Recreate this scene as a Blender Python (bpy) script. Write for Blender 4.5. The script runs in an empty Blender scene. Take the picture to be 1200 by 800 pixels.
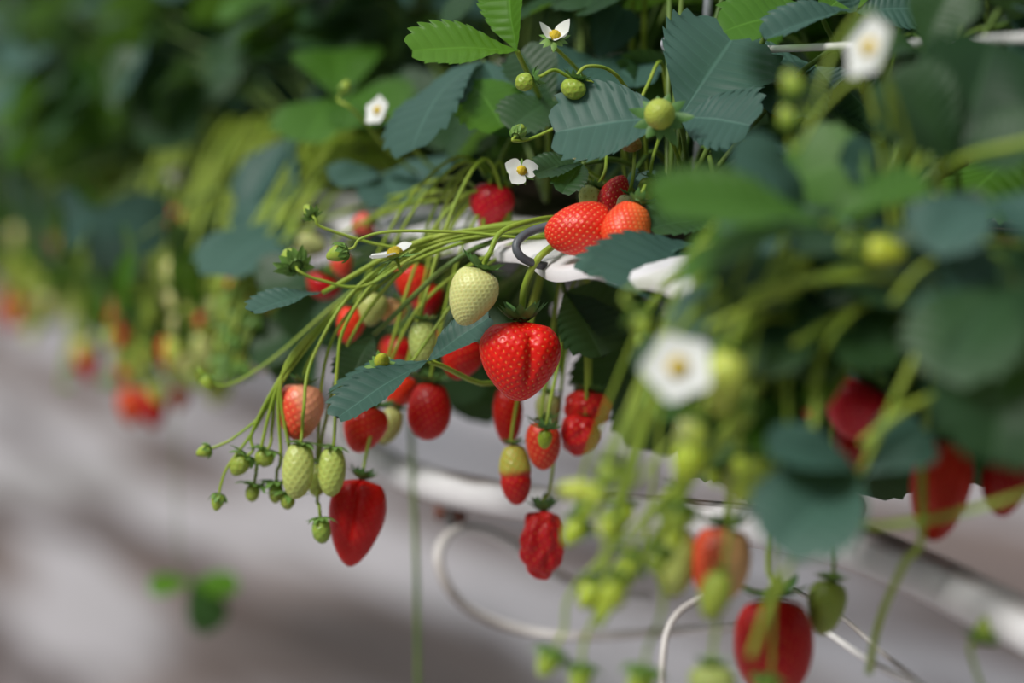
import bpy, math, random
from mathutils import Vector, Matrix, kdtree, noise

rnd = random.Random(7)
C = bpy.context.scene.collection
PI = math.pi

# ------------------------------------------------------------------ camera
FPX = 3333.0
PITCH = math.atan(340.0 / FPX)
YAW = math.atan(1200.0 / FPX * math.cos(PITCH))
CAM = Vector((0.0, 0.0, 1.21))
FWD = Vector((math.sin(YAW) * math.cos(PITCH), math.cos(YAW) * math.cos(PITCH), -math.sin(PITCH)))
RGT = Vector((math.cos(YAW), -math.sin(YAW), 0.0))
UPV = RGT.cross(FWD)
FOCUS = 1.48


def P(px, py, d):
    """world point that stands at depth d and is seen at photo position (px, py)"""
    return CAM + FWD * d + RGT * ((px - 600.0) / FPX * d) + UPV * ((400.0 - py) / FPX * d)


def proj(p):
    q = p - CAM
    d = q.dot(FWD)
    if d < 0.05:
        return (-9999.0, -9999.0, d)
    return (600.0 + q.dot(RGT) / d * FPX, 400.0 - q.dot(UPV) / d * FPX, d)


def N(a, b, c):
    return (RGT * a + UPV * b - FWD * c).normalized()


cam_data = bpy.data.cameras.new('camera')
cam = bpy.data.objects.new('camera', cam_data)
C.objects.link(cam)
cam_data.sensor_width = 36.0
cam_data.lens = 36.0 * FPX / 1200.0
cam_data.clip_start = 0.02
cam_data.clip_end = 200
m3 = Matrix((RGT, UPV, -FWD)).transposed()
cam.matrix_world = Matrix.Translation(CAM) @ m3.to_4x4()
cam_data.dof.use_dof = True
cam_data.dof.focus_distance = FOCUS
cam_data.dof.aperture_fstop = 2.8
bpy.context.scene.camera = cam

EDGE = P(640, 305, 1.48)           # a point of the trough's front lip
XE, ZE = EDGE.x, EDGE.z


def y_at(d, x=None):
    x = XE if x is None else x
    return (d / math.cos(PITCH) - x * math.sin(YAW)) / math.cos(YAW)


# ------------------------------------------------------------------ materials
def new_mat(name):
    m = bpy.data.materials.new(name)
    m.use_nodes = True
    nt = m.node_tree
    for n in list(nt.nodes):
        if n.type != 'OUTPUT_MATERIAL':
            nt.nodes.remove(n)
    out = [n for n in nt.nodes if n.type == 'OUTPUT_MATERIAL'][0]
    return m, nt, out


def nd(nt, typ, **kw):
    n = nt.nodes.new(typ)
    for k, v in kw.items():
        if k in n.inputs.keys() if isinstance(k, str) else False:
            n.inputs[k].default_value = v
        else:
            setattr(n, k, v)
    return n


def math_node(nt, op, a, b=None, c=None, clamp=False):
    n = nt.nodes.new('ShaderNodeMath')
    n.operation = op
    n.use_clamp = clamp
    for i, v in enumerate((a, b, c)):
        if v is None:
            continue
        if isinstance(v, (int, float)):
            n.inputs[i].default_value = v
        else:
            nt.links.new(v, n.inputs[i])
    return n.outputs[0]


def mix_col(nt, fac, a, b, mode='MIX'):
    n = nt.nodes.new('ShaderNodeMix')
    n.data_type = 'RGBA'
    n.blend_type = mode
    for idx, v in ((0, fac), (6, a), (7, b)):
        if isinstance(v, (int, float)):
            n.inputs[idx].default_value = v
        elif isinstance(v, tuple):
            n.inputs[idx].default_value = (*v, 1.0) if len(v) == 3 else v
        else:
            nt.links.new(v, n.inputs[idx])
    return n.outputs[2]


def simple_mat(name, col, rough=0.5, spec=0.5, col2=None, scale=40.0, bump=0.0, detail=4.0, metallic=0.0, transl=0.0, sss=0.0):
    m, nt, out = new_mat(name)
    b = nt.nodes.new('ShaderNodeBsdfPrincipled')
    b.inputs['Roughness'].default_value = rough
    b.inputs['Specular IOR Level'].default_value = spec
    b.inputs['Metallic'].default_value = metallic
    tc = nt.nodes.new('ShaderNodeTexCoord')
    nz = nt.nodes.new('ShaderNodeTexNoise')
    nz.inputs['Scale'].default_value = scale
    nz.inputs['Detail'].default_value = detail
    nt.links.new(tc.outputs['Object'], nz.inputs['Vector'])
    c2 = col2 if col2 else tuple(x * 0.75 for x in col)
    fac = math_node(nt, 'MULTIPLY_ADD', nz.outputs['Fac'], 3.0, -1.0, clamp=True)
    cl = mix_col(nt, fac, col, c2)
    nt.links.new(cl, b.inputs['Base Color'])
    if sss > 0:
        b.inputs['Subsurface Weight'].default_value = sss
        b.inputs['Subsurface Radius'].default_value = (1.0, 0.6, 0.3)
        b.inputs['Subsurface Scale'].default_value = 0.003
    if bump > 0:
        bp = nt.nodes.new('ShaderNodeBump')
        bp.inputs['Strength'].default_value = bump
        bp.inputs['Distance'].default_value = 0.002
        nt.links.new(nz.outputs['Fac'], bp.inputs['Height'])
        nt.links.new(bp.outputs['Normal'], b.inputs['Normal'])
    if transl > 0:
        t = nt.nodes.new('ShaderNodeBsdfTranslucent')
        nt.links.new(cl, t.inputs['Color'])
        mx = nt.nodes.new('ShaderNodeMixShader')
        mx.inputs[0].default_value = transl
        nt.links.new(b.outputs[0], mx.inputs[1])
        nt.links.new(t.outputs[0], mx.inputs[2])
        nt.links.new(mx.outputs[0], out.inputs['Surface'])
    else:
        nt.links.new(b.outputs[0], out.inputs['Surface'])
    return m


def fruit_mat():
    m, nt, out = new_mat('strawberry_skin')
    b = nt.nodes.new('ShaderNodeBsdfPrincipled')
    at = nt.nodes.new('ShaderNodeVertexColor')
    at.layer_name = 'Col'
    nt.links.new(at.outputs['Color'], b.inputs['Base Color'])
    b.inputs['Roughness'].default_value = 0.34
    b.inputs['Specular IOR Level'].default_value = 0.28
    b.inputs['Subsurface Weight'].default_value = 0.12
    b.inputs['Subsurface Radius'].default_value = (1.0, 0.25, 0.12)
    b.inputs['Subsurface Scale'].default_value = 0.004
    b.inputs['Coat Weight'].default_value = 0.04
    b.inputs['Coat Roughness'].default_value = 0.12
    tc = nt.nodes.new('ShaderNodeTexCoord')
    nz = nt.nodes.new('ShaderNodeTexNoise')
    nz.inputs['Scale'].default_value = 900.0
    nt.links.new(tc.outputs['Object'], nz.inputs['Vector'])
    bp = nt.nodes.new('ShaderNodeBump')
    bp.inputs['Strength'].default_value = 0.12
    bp.inputs['Distance'].default_value = 0.0006
    nt.links.new(nz.outputs['Fac'], bp.inputs['Height'])
    nt.links.new(bp.outputs['Normal'], b.inputs['Normal'])
    nt.links.new(b.outputs[0], out.inputs['Surface'])
    return m


def leaf_mat(name, top, top2, under, teeth=10.0, transl=0.22, tcol=(0.16, 0.34, 0.03), rough=0.46, spec=0.28):
    m, nt, out = new_mat(name)
    b = nt.nodes.new('ShaderNodeBsdfPrincipled')
    b.inputs['Roughness'].default_value = rough
    b.inputs['Specular IOR Level'].default_value = spec
    uv = nt.nodes.new('ShaderNodeUVMap')
    uv.uv_map = 'UVMap'
    sp = nt.nodes.new('ShaderNodeSeparateXYZ')
    nt.links.new(uv.outputs[0], sp.inputs[0])
    # side veins run along u = const (one to each tooth), midrib at v = 0.5
    ph = math_node(nt, 'FRACT', math_node(nt, 'MULTIPLY', sp.outputs[1], teeth))
    vd = math_node(nt, 'ABSOLUTE', math_node(nt, 'SUBTRACT', ph, 0.5))        # 0.5 at a vein
    side = math_node(nt, 'MULTIPLY_ADD', vd, 9.0, -3.6, clamp=True)
    mid_d = math_node(nt, 'ABSOLUTE', math_node(nt, 'SUBTRACT', sp.outputs[0], 0.5))
    mid = math_node(nt, 'MULTIPLY_ADD', mid_d, -45.0, 1.25, clamp=True)
    vein = math_node(nt, 'MAXIMUM', math_node(nt, 'MULTIPLY', side, 0.35), mid)
    oi = nt.nodes.new('ShaderNodeObjectInfo')
    tc = nt.nodes.new('ShaderNodeTexCoord')
    nz = nt.nodes.new('ShaderNodeTexNoise')
    nz.inputs['Scale'].default_value = 5.0
    nz.inputs['Detail'].default_value = 5.0
    nt.links.new(tc.outputs['Object'], nz.inputs['Vector'])
    c = mix_col(nt, oi.outputs['Random'], top, top2)
    c = mix_col(nt, math_node(nt, 'MULTIPLY', nz.outputs['Fac'], 0.35), c, tuple(x * 0.6 for x in top))
    vcol = tuple(min(1.0, x * 1.5 + 0.01) for x in top2)
    c = mix_col(nt, math_node(nt, 'MULTIPLY', vein, 0.55), c, vcol)
    geo = nt.nodes.new('ShaderNodeNewGeometry')
    un = mix_col(nt, math_node(nt, 'MULTIPLY', vein, 0.6), under, tuple(min(1.0, x * 1.5) for x in under))
    c = mix_col(nt, geo.outputs['Backfacing'], c, un)
    nt.links.new(c, b.inputs['Base Color'])
    h = math_node(nt, 'ADD', math_node(nt, 'MULTIPLY', vein, -0.6), math_node(nt, 'MULTIPLY', nz.outputs['Fac'], 0.5))
    bp = nt.nodes.new('ShaderNodeBump')
    bp.inputs['Strength'].default_value = 0.3
    bp.inputs['Distance'].default_value = 0.0010
    nt.links.new(h, bp.inputs['Height'])
    nt.links.new(bp.outputs['Normal'], b.inputs['Normal'])
    t = nt.nodes.new('ShaderNodeBsdfTranslucent')
    t.inputs['Color'].default_value = (*tcol, 1)
    mx = nt.nodes.new('ShaderNodeMixShader')
    mx.inputs[0].default_value = transl
    nt.links.new(b.outputs[0], mx.inputs[1])
    nt.links.new(t.outputs[0], mx.inputs[2])
    nt.links.new(mx.outputs[0], out.inputs['Surface'])
    return m


M_FRUIT = fruit_mat()
M_LEAF = leaf_mat('strawberry_leaf_green', (0.014, 0.044, 0.018), (0.028, 0.074, 0.026), (0.055, 0.105, 0.05))
M_TEAL = leaf_mat('strawberry_leaf_bluegreen', (0.034, 0.085, 0.068), (0.046, 0.108, 0.083), (0.07, 0.125, 0.085), transl=0.10, rough=0.52)
M_YOUNG = leaf_mat('strawberry_leaf_young', (0.06, 0.17, 0.014), (0.085, 0.215, 0.02), (0.10, 0.22, 0.035), transl=0.40, tcol=(0.26, 0.56, 0.03))
M_MID = leaf_mat('strawberry_leaf_midgreen', (0.046, 0.13, 0.013), (0.06, 0.155, 0.018), (0.06, 0.13, 0.03), transl=0.28, tcol=(0.14, 0.34, 0.02))
M_STEM = simple_mat('green_stem', (0.25, 0.38, 0.035), 0.42, 0.35, (0.36, 0.45, 0.06), 60, transl=0.2)
M_STEMDARK = simple_mat('petiole_green', (0.07, 0.14, 0.02), 0.45, 0.4, (0.14, 0.21, 0.04), 60, transl=0.1)
M_CALYX = simple_mat('calyx_green', (0.055, 0.15, 0.035), 0.5, 0.35, (0.10, 0.22, 0.05), 120, transl=0.2)
M_CALYX2 = simple_mat('calyx_light_green', (0.13, 0.27, 0.05), 0.5, 0.35, (0.20, 0.34, 0.08), 120, transl=0.25)
M_PETAL = simple_mat('white_petal', (0.86, 0.87, 0.86), 0.5, 0.3, (0.80, 0.82, 0.78), 80, transl=0.3)
M_STAMEN = simple_mat('yellow_flower_heart', (0.75, 0.52, 0.03), 0.6, 0.3, (0.55, 0.42, 0.03), 900, bump=0.6)
M_FILM = simple_mat('white_film', (0.80, 0.78, 0.80), 0.38, 0.5, (0.66, 0.63, 0.64), 25, bump=0.25)
M_SHELL = simple_mat('dark_trough_plastic', (0.03, 0.035, 0.035), 0.55, 0.4, (0.05, 0.05, 0.045), 20)
M_SOIL = simple_mat('brown_substrate', (0.035, 0.024, 0.016), 0.9, 0.2, (0.07, 0.05, 0.03), 60, bump=0.8)
M_HOOK = simple_mat('grey_hook_plastic', (0.10, 0.11, 0.125), 0.4, 0.5, (0.07, 0.075, 0.085), 60)
M_STEEL = simple_mat('galvanised_steel', (0.42, 0.44, 0.48), 0.35, 0.5, (0.25, 0.26, 0.28), 120, metallic=0.7)
M_WIRE = simple_mat('white_coated_wire', (0.78, 0.77, 0.77), 0.35, 0.5, (0.62, 0.61, 0.60), 30)
M_HOSE = simple_mat('white_hose_rubber', (0.66, 0.64, 0.62), 0.45, 0.4, (0.40, 0.36, 0.33), 18, bump=0.1)
M_RUST = simple_mat('rusty_fitting', (0.16, 0.055, 0.035), 0.7, 0.3, (0.08, 0.04, 0.03), 80)


def pipe_mat():
    m, nt, out = new_mat('stained_white_pipe')
    b = nt.nodes.new('ShaderNodeBsdfPrincipled')
    b.inputs['Roughness'].default_value = 0.45
    tc = nt.nodes.new('ShaderNodeTexCoord')
    mp = nt.nodes.new('ShaderNodeMapping')
    mp.inputs['Scale'].default_value = (60, 9, 60)
    nt.links.new(tc.outputs['Object'], mp.inputs['Vector'])
    nz = nt.nodes.new('ShaderNodeTexNoise')
    nz.inputs['Scale'].default_value = 1.0
    nz.inputs['Detail'].default_value = 6
    nt.links.new(mp.outputs[0], nz.inputs['Vector'])
    geo = nt.nodes.new('ShaderNodeNewGeometry')
    sp = nt.nodes.new('ShaderNodeSeparateXYZ')
    nt.links.new(geo.outputs['True Normal'], sp.inputs[0])
    # dust and rust that settled along the top of the pipe
    up = math_node(nt, 'MULTIPLY_ADD', sp.outputs[2], 1.8, -1.15)
    f = math_node(nt, 'MULTIPLY', math_node(nt, 'ADD', up, math_node(nt, 'MULTIPLY_ADD', nz.outputs['Fac'], 2.2, -1.1)), 1.3, clamp=True)
    c = mix_col(nt, f, (0.68, 0.67, 0.68), (0.075, 0.048, 0.036))
    nt.links.new(c, b.inputs['Base Color'])
    nt.links.new(b.outputs[0], out.inputs['Surface'])
    return m


M_PIPE = pipe_mat()


def floor_mat():
    m, nt, out = new_mat('worn_ground_sheet')
    b = nt.nodes.new('ShaderNodeBsdfPrincipled')
    b.inputs['Roughness'].default_value = 0.6
    tc = nt.nodes.new('ShaderNodeTexCoord')
    mp = nt.nodes.new('ShaderNodeMapping')
    mp.inputs['Rotation'].default_value = (0, 0, math.radians(4))
    mp.inputs['Scale'].default_value = (2.3, 0.42, 1)
    nt.links.new(tc.outputs['Object'], mp.inputs['Vector'])
    n1 = nt.nodes.new('ShaderNodeTexNoise')
    n1.inputs['Scale'].default_value = 0.9
    n1.inputs['Detail'].default_value = 3
    n1.inputs['Distortion'].default_value = 0.5
    nt.links.new(mp.outputs[0], n1.inputs['Vector'])
    n2 = nt.nodes.new('ShaderNodeTexNoise')
    n2.inputs['Scale'].default_value = 1.7
    n2.inputs['Detail'].default_value = 4
    nt.links.new(mp.outputs[0], n2.inputs['Vector'])
    n3 = nt.nodes.new('ShaderNodeTexNoise')
    n3.inputs['Scale'].default_value = 0.7
    nt.links.new(tc.outputs['Object'], n3.inputs['Vector'])
    r1 = math_node(nt, 'MULTIPLY_ADD', n1.outputs['Fac'], 9.0, -4.2, clamp=True)
    r2 = math_node(nt, 'MULTIPLY_ADD', n2.outputs['Fac'], 9.0, -4.7, clamp=True)
    r3 = math_node(nt, 'MULTIPLY_ADD', n3.outputs['Fac'], 7.0, -4.0, clamp=True)
    c = mix_col(nt, r1, (0.42, 0.39, 0.405), (0.15, 0.105, 0.09))
    c = mix_col(nt, math_node(nt, 'MULTIPLY', r2, 0.85), c, (0.06, 0.034, 0.028))
    c = mix_col(nt, math_node(nt, 'MULTIPLY', r3, 0.55), c, (0.085, 0.085, 0.05))
    nt.links.new(c, b.inputs['Base Color'])
    nt.links.new(b.outputs[0], out.inputs['Surface'])
    return m


M_FLOOR = floor_mat()


# ------------------------------------------------------------------ mesh helpers
def mesh_from(name, vs, fs, mats, smooth=True, uvs=None, cols=None, fmat=None):
    me = bpy.data.meshes.new(name)
    me.from_pydata([tuple(v) for v in vs], [], fs)
    for m in (mats if isinstance(mats, (list, tuple)) else [mats]):
        me.materials.append(m)
    if smooth:
        me.polygons.foreach_set('use_smooth', [True] * len(me.polygons))
    if fmat:
        me.polygons.foreach_set('material_index', fmat)
    if uvs:
        lay = me.uv_layers.new(name='UVMap')
        idx = [0] * len(me.loops)
        me.loops.foreach_get('vertex_index', idx)
        flat = []
        for i in idx:
            flat.extend(uvs[i])
        lay.data.foreach_set('uv', flat)
    if cols:
        a = me.color_attributes.new('Col', 'FLOAT_COLOR', 'POINT')
        flat = []
        for c in cols:
            flat.extend((c[0], c[1], c[2], 1.0))
        a.data.foreach_set('color', flat)
    me.update()
    return me


def link(name, me, parent=None, mat=None):
    """link mesh me; its vertices (or mat) are in world space; parent is a thing or part that stays where it is"""
    o = bpy.data.objects.new(name, me)
    C.objects.link(o)
    if parent is not None:
        o.parent = parent
        o.matrix_parent_inverse = WORLD[parent.name].inverted()
    if mat is not None:
        o.matrix_basis = mat
    WORLD[o.name] = mat.copy() if mat is not None else Matrix.Identity(4)
    return o


WORLD = {}


def thing(name, label, cat, loc, group=None):
    o = bpy.data.objects.new(name, None)
    o.empty_display_size = 0.02
    C.objects.link(o)
    o.location = loc
    WORLD[o.name] = Matrix.Translation(loc)
    tag(o, label, cat, group)
    return o


def tag(o, label=None, cat=None, group=None, kind=None):
    if label:
        o['label'] = label
    if cat:
        o['category'] = cat
    if group:
        o['group'] = group
    if kind:
        o['kind'] = kind
    return o


def catmull(pts, n=8):
    pts = [Vector(p) for p in pts]
    if len(pts) < 3:
        return [pts[0].lerp(pts[-1], i / n) for i in range(n + 1)]
    ext = [pts[0] * 2 - pts[1]] + pts + [pts[-1] * 2 - pts[-2]]
    out = []
    for i in range(1, len(ext) - 2):
        p0, p1, p2, p3 = ext[i - 1], ext[i], ext[i + 1], ext[i + 2]
        for k in range(n):
            t = k / n
            out.append(0.5 * ((2 * p1) + (p2 - p0) * t + (2 * p0 - 5 * p1 + 4 * p2 - p3) * t * t + (3 * p1 - p0 - 3 * p2 + p3) * t ** 3))
    out.append(pts[-1])
    return out


def tube_data(path, r0, r1=None, sides=8, vs=None, fs=None, cap=True):
    r1 = r0 if r1 is None else r1
    vs = [] if vs is None else vs
    fs = [] if fs is None else fs
    n = len(path)
    t0 = (path[1] - path[0]).normalized()
    ref = Vector((0, 0, 1)) if abs(t0.z) < 0.9 else Vector((1, 0, 0))
    a = t0.cross(ref).normalized()
    base = len(vs)
    for i in range(n):
        t = (path[min(i + 1, n - 1)] - path[max(i - 1, 0)])
        t = t.normalized() if t.length > 1e-9 else t0
        a = (a - t * a.dot(t)).normalized()
        b = t.cross(a)
        r = r0 + (r1 - r0) * i / (n - 1)
        for k in range(sides):
            th = 2 * PI * k / sides
            vs.append(path[i] + (a * math.cos(th) + b * math.sin(th)) * r)
    for i in range(n - 1):
        for k in range(sides):
            k2 = (k + 1) % sides
            fs.append((base + i * sides + k, base + i * sides + k2, base + (i + 1) * sides + k2, base + (i + 1) * sides + k))
    if cap:
        fs.append(tuple(base + k for k in range(sides))[::-1])
        fs.append(tuple(base + (n - 1) * sides + k for k in range(sides)))
    return vs, fs


def tube(name, pts, r0, mat, parent=None, r1=None, sides=8, n=8):
    vs, fs = tube_data(catmull(pts, n), r0, r1, sides)
    return link(name, mesh_from(name, vs, fs, mat), parent)


def smooth(a, b, x):
    if a == b:
        return 1.0 if x >= a else 0.0
    t = max(0.0, min(1.0, (x - a) / (b - a)))
    return t * t * (3 - 2 * t)


def lerp3(a, b, t):
    return tuple(a[i] + (b[i] - a[i]) * t for i in range(3))


# ------------------------------------------------------------------ leaflets
def leaflet_data(teeth=10, sub=4, nv=8, width=0.43, fold=0.25, curl=0.25, pleat=0.009, wob=0.03, seed=0, cup=0.0):
    """unit-length strawberry leaflet: base at the origin, tip along +Y, upper side +Z"""
    rows = teeth * sub
    vs, uvs = [], []

    def w(u):
        return (u ** 0.85) * max(0.0, 1 - u ** 3.2) ** 0.62

    wmax = max(w(i / 100) for i in range(101))
    for i in range(rows + 1):
        u = i / rows
        hw = width * w(u) / wmax
        ph = (u * teeth) % 1.0 if i < rows else 0.0
        saw = (ph / 0.75) if ph <= 0.76 else 0.0
        amp = smooth(0.15, 0.35, u) * (1 - 0.4 * smooth(0.9, 1.0, u))
        for j in range(-nv, nv + 1):
            v = j / nv
            av = abs(v)
            e = av ** 6
            k = (saw - 0.35) * amp * e
            x = v * (hw + 0.055 * k + 0.012 * amp * e)
            y = u * 0.86 + 0.30 * av * hw + 0.06 * k + 0.14 * u ** 3
            z = fold * abs(x) - cup * x * x
            z += -pleat * math.cos(2 * PI * teeth * u) * min(1, av * 2.2) * (1 - 0.4 * av) * smooth(0, 0.2, u)
            nz = noise.noise(Vector((x * 3.1 + seed * 7.3, y * 3.1, seed * 1.7)))
            z += wob * nz * (0.4 + av)
            # bend along the length
            ang = curl * y
            yy = y * math.cos(ang * 0.5) - z * math.sin(ang)
            zz = -y * math.sin(ang * 0.5) + z * math.cos(ang)
            vs.append(Vector((x, yy, zz)))
            uvs.append((v * 0.5 + 0.5, u))
    c = 2 * nv + 1
    fs = []
    for i in range(rows):
        for j in range(2 * nv):
            a = i * c + j
            fs.append((a, a + 1, a + c + 1, a + c))
    return vs, fs, uvs


VAR = [dict(width=0.42, fold=0.18, curl=0.30, cup=0.0), dict(width=0.45, fold=0.30, curl=0.55, cup=0.1),
       dict(width=0.40, fold=0.42, curl=0.40, cup=0.2), dict(width=0.46, fold=0.10, curl=0.75, cup=-0.1),
       dict(width=0.41, fold=0.65, curl=0.50, cup=0.3), dict(width=0.44, fold=-0.15, curl=0.35, cup=0.25)]
_cache = {}


def leaflet_mesh(var, mat, res='hi'):
    key = (var, mat.name, res)
    if key not in _cache:
        kw = dict(VAR[var])
        if res == 'hi':
            d = leaflet_data(teeth=10, sub=4, nv=8, seed=var + 1, **kw)
        else:
            d = leaflet_data(teeth=10, sub=2, nv=3, seed=var + 1, wob=0.05, **kw)
        _cache[key] = mesh_from('leaflet', d[0], d[1], mat, uvs=d[2])
    return _cache[key]


def frame(base, direction, normal, scale, wscale=1.0):
    y = direction.normalized()
    z = (normal - y * normal.dot(y))
    if z.length < 1e-4:
        z = y.orthogonal()
    z.normalize()
    x = y.cross(z)
    m = Matrix((x * scale * wscale, y * scale, z * scale)).transposed().to_4x4()
    m.translation = base
    return m


def add_leaf(plant, joint, leaflets, mat, crown=None, res='hi', prad=0.0014, mid=None, pmat=None):
    """one leaf: a petiole (the part) that carries leaflets; leaflets: (direction, normal, length, variant, wscale)"""
    crown = crown if crown is not None else WORLD[plant.name].translation
    j = Vector(joint)
    if mid is None:
        mid = crown.lerp(j, 0.55) + Vector((0, 0, 0.25 * (j - crown).length))
    sides = 7 if res == 'hi' else 5
    vs, fs = tube_data(catmull([crown, mid, j], 6 if res == 'hi' else 4), prad * 1.25, prad, sides)
    leaf = link('leaf', mesh_from('leaf', vs, fs, pmat or M_STEMDARK), plant)
    for d, nrm, L, var, ws in leaflets:
        link('leaflet', leaflet_mesh(var, mat, res), leaf, frame(j, d, nrm, L, ws))
    return leaf


def px_leaf(plant, joint, tips, mat, nrm=(0, 1, 0.4), var=0, ws=1.0, res='hi', mid=None, pmat=None, prad=0.0014):
    """leaf laid out from photo readings: joint (x, y, depth), tips [(x, y, depth[, normal, variant, wscale])]"""
    j = P(*joint)
    ls = []
    for t in tips:
        tp = P(*t[:3])
        n_ = N(*(t[3] if len(t) > 3 and t[3] else nrm))
        v_ = t[4] if len(t) > 4 and t[4] is not None else var
        w_ = t[5] if len(t) > 5 else ws
        c_ = VAR[v_]['curl']
        d = tp - j
        L = d.length / (0.995 - 0.10 * c_ * c_)
        # the blade bends down towards its tip; lift it so that the tip lands on the reading
        up = (n_ - d.normalized() * n_.dot(d.normalized())).normalized()
        d2 = d.normalized() * math.cos(c_ * 0.5) + up * math.sin(c_ * 0.5)
        nn = up * math.cos(c_ * 0.5) - d.normalized() * math.sin(c_ * 0.5)
        ls.append((d2, nn, L, v_, w_))
    return add_leaf(plant, j, ls, mat, res=res, mid=P(*mid) if mid else None, pmat=pmat, prad=prad)


# ------------------------------------------------------------------ fruit
RED = (0.52, 0.005, 0.004)
DEEP = (0.38, 0.002, 0.005)
CRIM = (0.55, 0.004, 0.022)
ORANGE = (0.72, 0.075, 0.012)
SCARLET = (0.66, 0.030, 0.008)
PALE = (0.62, 0.60, 0.26)
WGREEN = (0.50, 0.55, 0.18)
GREEN = (0.27, 0.37, 0.045)
DGREEN = (0.14, 0.23, 0.03)
PINK = (0.72, 0.22, 0.14)
PEACH = (0.74, 0.40, 0.16)
SEED_Y = (0.66, 0.17, 0.03)
SEED_P = (0.82, 0.42, 0.15)
SEED_R = (0.42, 0.10, 0.02)
SEED_G = (0.34, 0.33, 0.06)


def fruit_mesh(L, R, depth=0.92, k=0.30, pin=0.0, nth=60, nph=44, nseeds=150, grooves=(), knob=0.0, main=RED, shoulder=None, sh=(0.62, 0.95), side=None, sidec=None, sw=(0.0, 0.8), seedc=SEED_Y, seed=1, bulge=()):
    """strawberry body along Z, shoulder at +L/2, tip at -L/2; local -Y is the side that looks at the camera"""
    norm = max(math.sin(f) * (1 + k * math.cos(f)) for f in [PI * i / 60 for i in range(61)])

    def shape(f, th):
        c = math.cos(f)
        r = math.sin(f) * (1 + k * c) / norm
        r *= 1 - pin * smooth(0.2, -1.0, c) * 0.5
        g = 1.0
        for (t0, wd, dp, c0, c1) in grooves:
            dd = abs((th - t0 + PI) % (2 * PI) - PI)
            g -= dp * math.exp(-(dd / wd) ** 2) * smooth(c0, c0 + 0.5, c) * smooth(c1 + 0.25, c1, c)
        for (t0, wd, dp, cc, cw) in bulge:
            dd = abs((th - t0 + PI) % (2 * PI) - PI)
            g += dp * math.exp(-(dd / wd) ** 2) * math.exp(-((c - cc) / cw) ** 2)
        d = Vector((math.sin(f) * math.sin(th), -math.sin(f) * math.cos(th), c))
        if knob:
            g += knob * noise.noise(d * 2.3 + Vector((seed * 3.1, seed, 0)))
        g += 0.04 * noise.noise(d * 1.2 + Vector((seed * 1.3, 5 + seed, 2)))
        z = c * 0.5
        if c > 0:      # shoulders: flat with a small dip under the calyx
            z -= 0.05 * smooth(0.75, 1.0, c)
        return Vector((r * R * g * math.sin(th), -r * R * depth * g * math.cos(th), z * L * (1 + (g - 1) * 0.35)))

    vs = []
    ph = []
    for i in range(nph + 1):
        f = PI * i / nph
        if i in (0, nph):
            vs.append(shape(f, 0.0))
            ph.append(f)
            continue
        for j in range(nth):
            vs.append(shape(f, 2 * PI * j / nth))
            ph.append(f)
    fs = []
    for j in range(nth):
        fs.append((0, 1 + (j + 1) % nth, 1 + j)[::-1])
    for i in range(nph - 2):
        for j in range(nth):
            a = 1 + i * nth + j
            b = 1 + i * nth + (j + 1) % nth
            fs.append((a, a + nth, b + nth, b))
    last = len(vs) - 1
    o = 1 + (nph - 2) * nth
    for j in range(nth):
        fs.append((o + j, last, o + (j + 1) % nth))
    # seeds by golden angle
    kd = kdtree.KDTree(nseeds)
    for i in range(nseeds):
        c = 1 - 2 * (i + 0.5) / nseeds
        c = max(-0.999, min(0.999, c))
        kd.insert(shape(math.acos(c) , i * 2.399963), i)
    kd.balance()
    area = 4 * PI * R * (L * 0.5) * 0.85
    sp = math.sqrt(area / nseeds)
    cols, out = [], []
    sv = Vector(side).normalized() if side else None
    for v, f in zip(vs, ph):
        co, i, d = kd.find(v)
        dv = v - co
        # seeds are longer along the fruit
        de = math.sqrt((dv.x ** 2 + dv.y ** 2) + (dv.z * 0.62) ** 2)
        c = math.cos(f)
        nv = noise.noise(v * 130 + Vector((seed, 0, 0)))
        col = main
        if sidec:
            n_ = Vector((v.x / R, v.y / R, v.z / (L * 0.5)))
            col = lerp3(col, sidec, smooth(sw[0], sw[1], n_.dot(sv) + 0.15 * nv))
        if shoulder:
            col = lerp3(col, shoulder, smooth(sh[0], sh[1], c + 0.12 * nv))
        col = tuple(x * (1 + 0.12 * nv) for x in col)
        dim = math.exp(-(d / (sp * 0.30)) ** 2)
        sd = smooth(0.145, 0.085, de / sp)
        if sd > 0:
            sc = seedc
            col = lerp3(col, sc, sd * 0.9)
        rad = Vector((v.x, v.y, v.z * 0.6))
        rad = rad.normalized() if rad.length > 1e-9 else Vector((0, 0, 1))
        out.append(v - rad * (sp * 0.17 * dim) + rad * (sp * 0.11 * sd))
        cols.append(col)
    return mesh_from('fruit', out, fs, M_FRUIT, cols=cols)


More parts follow.
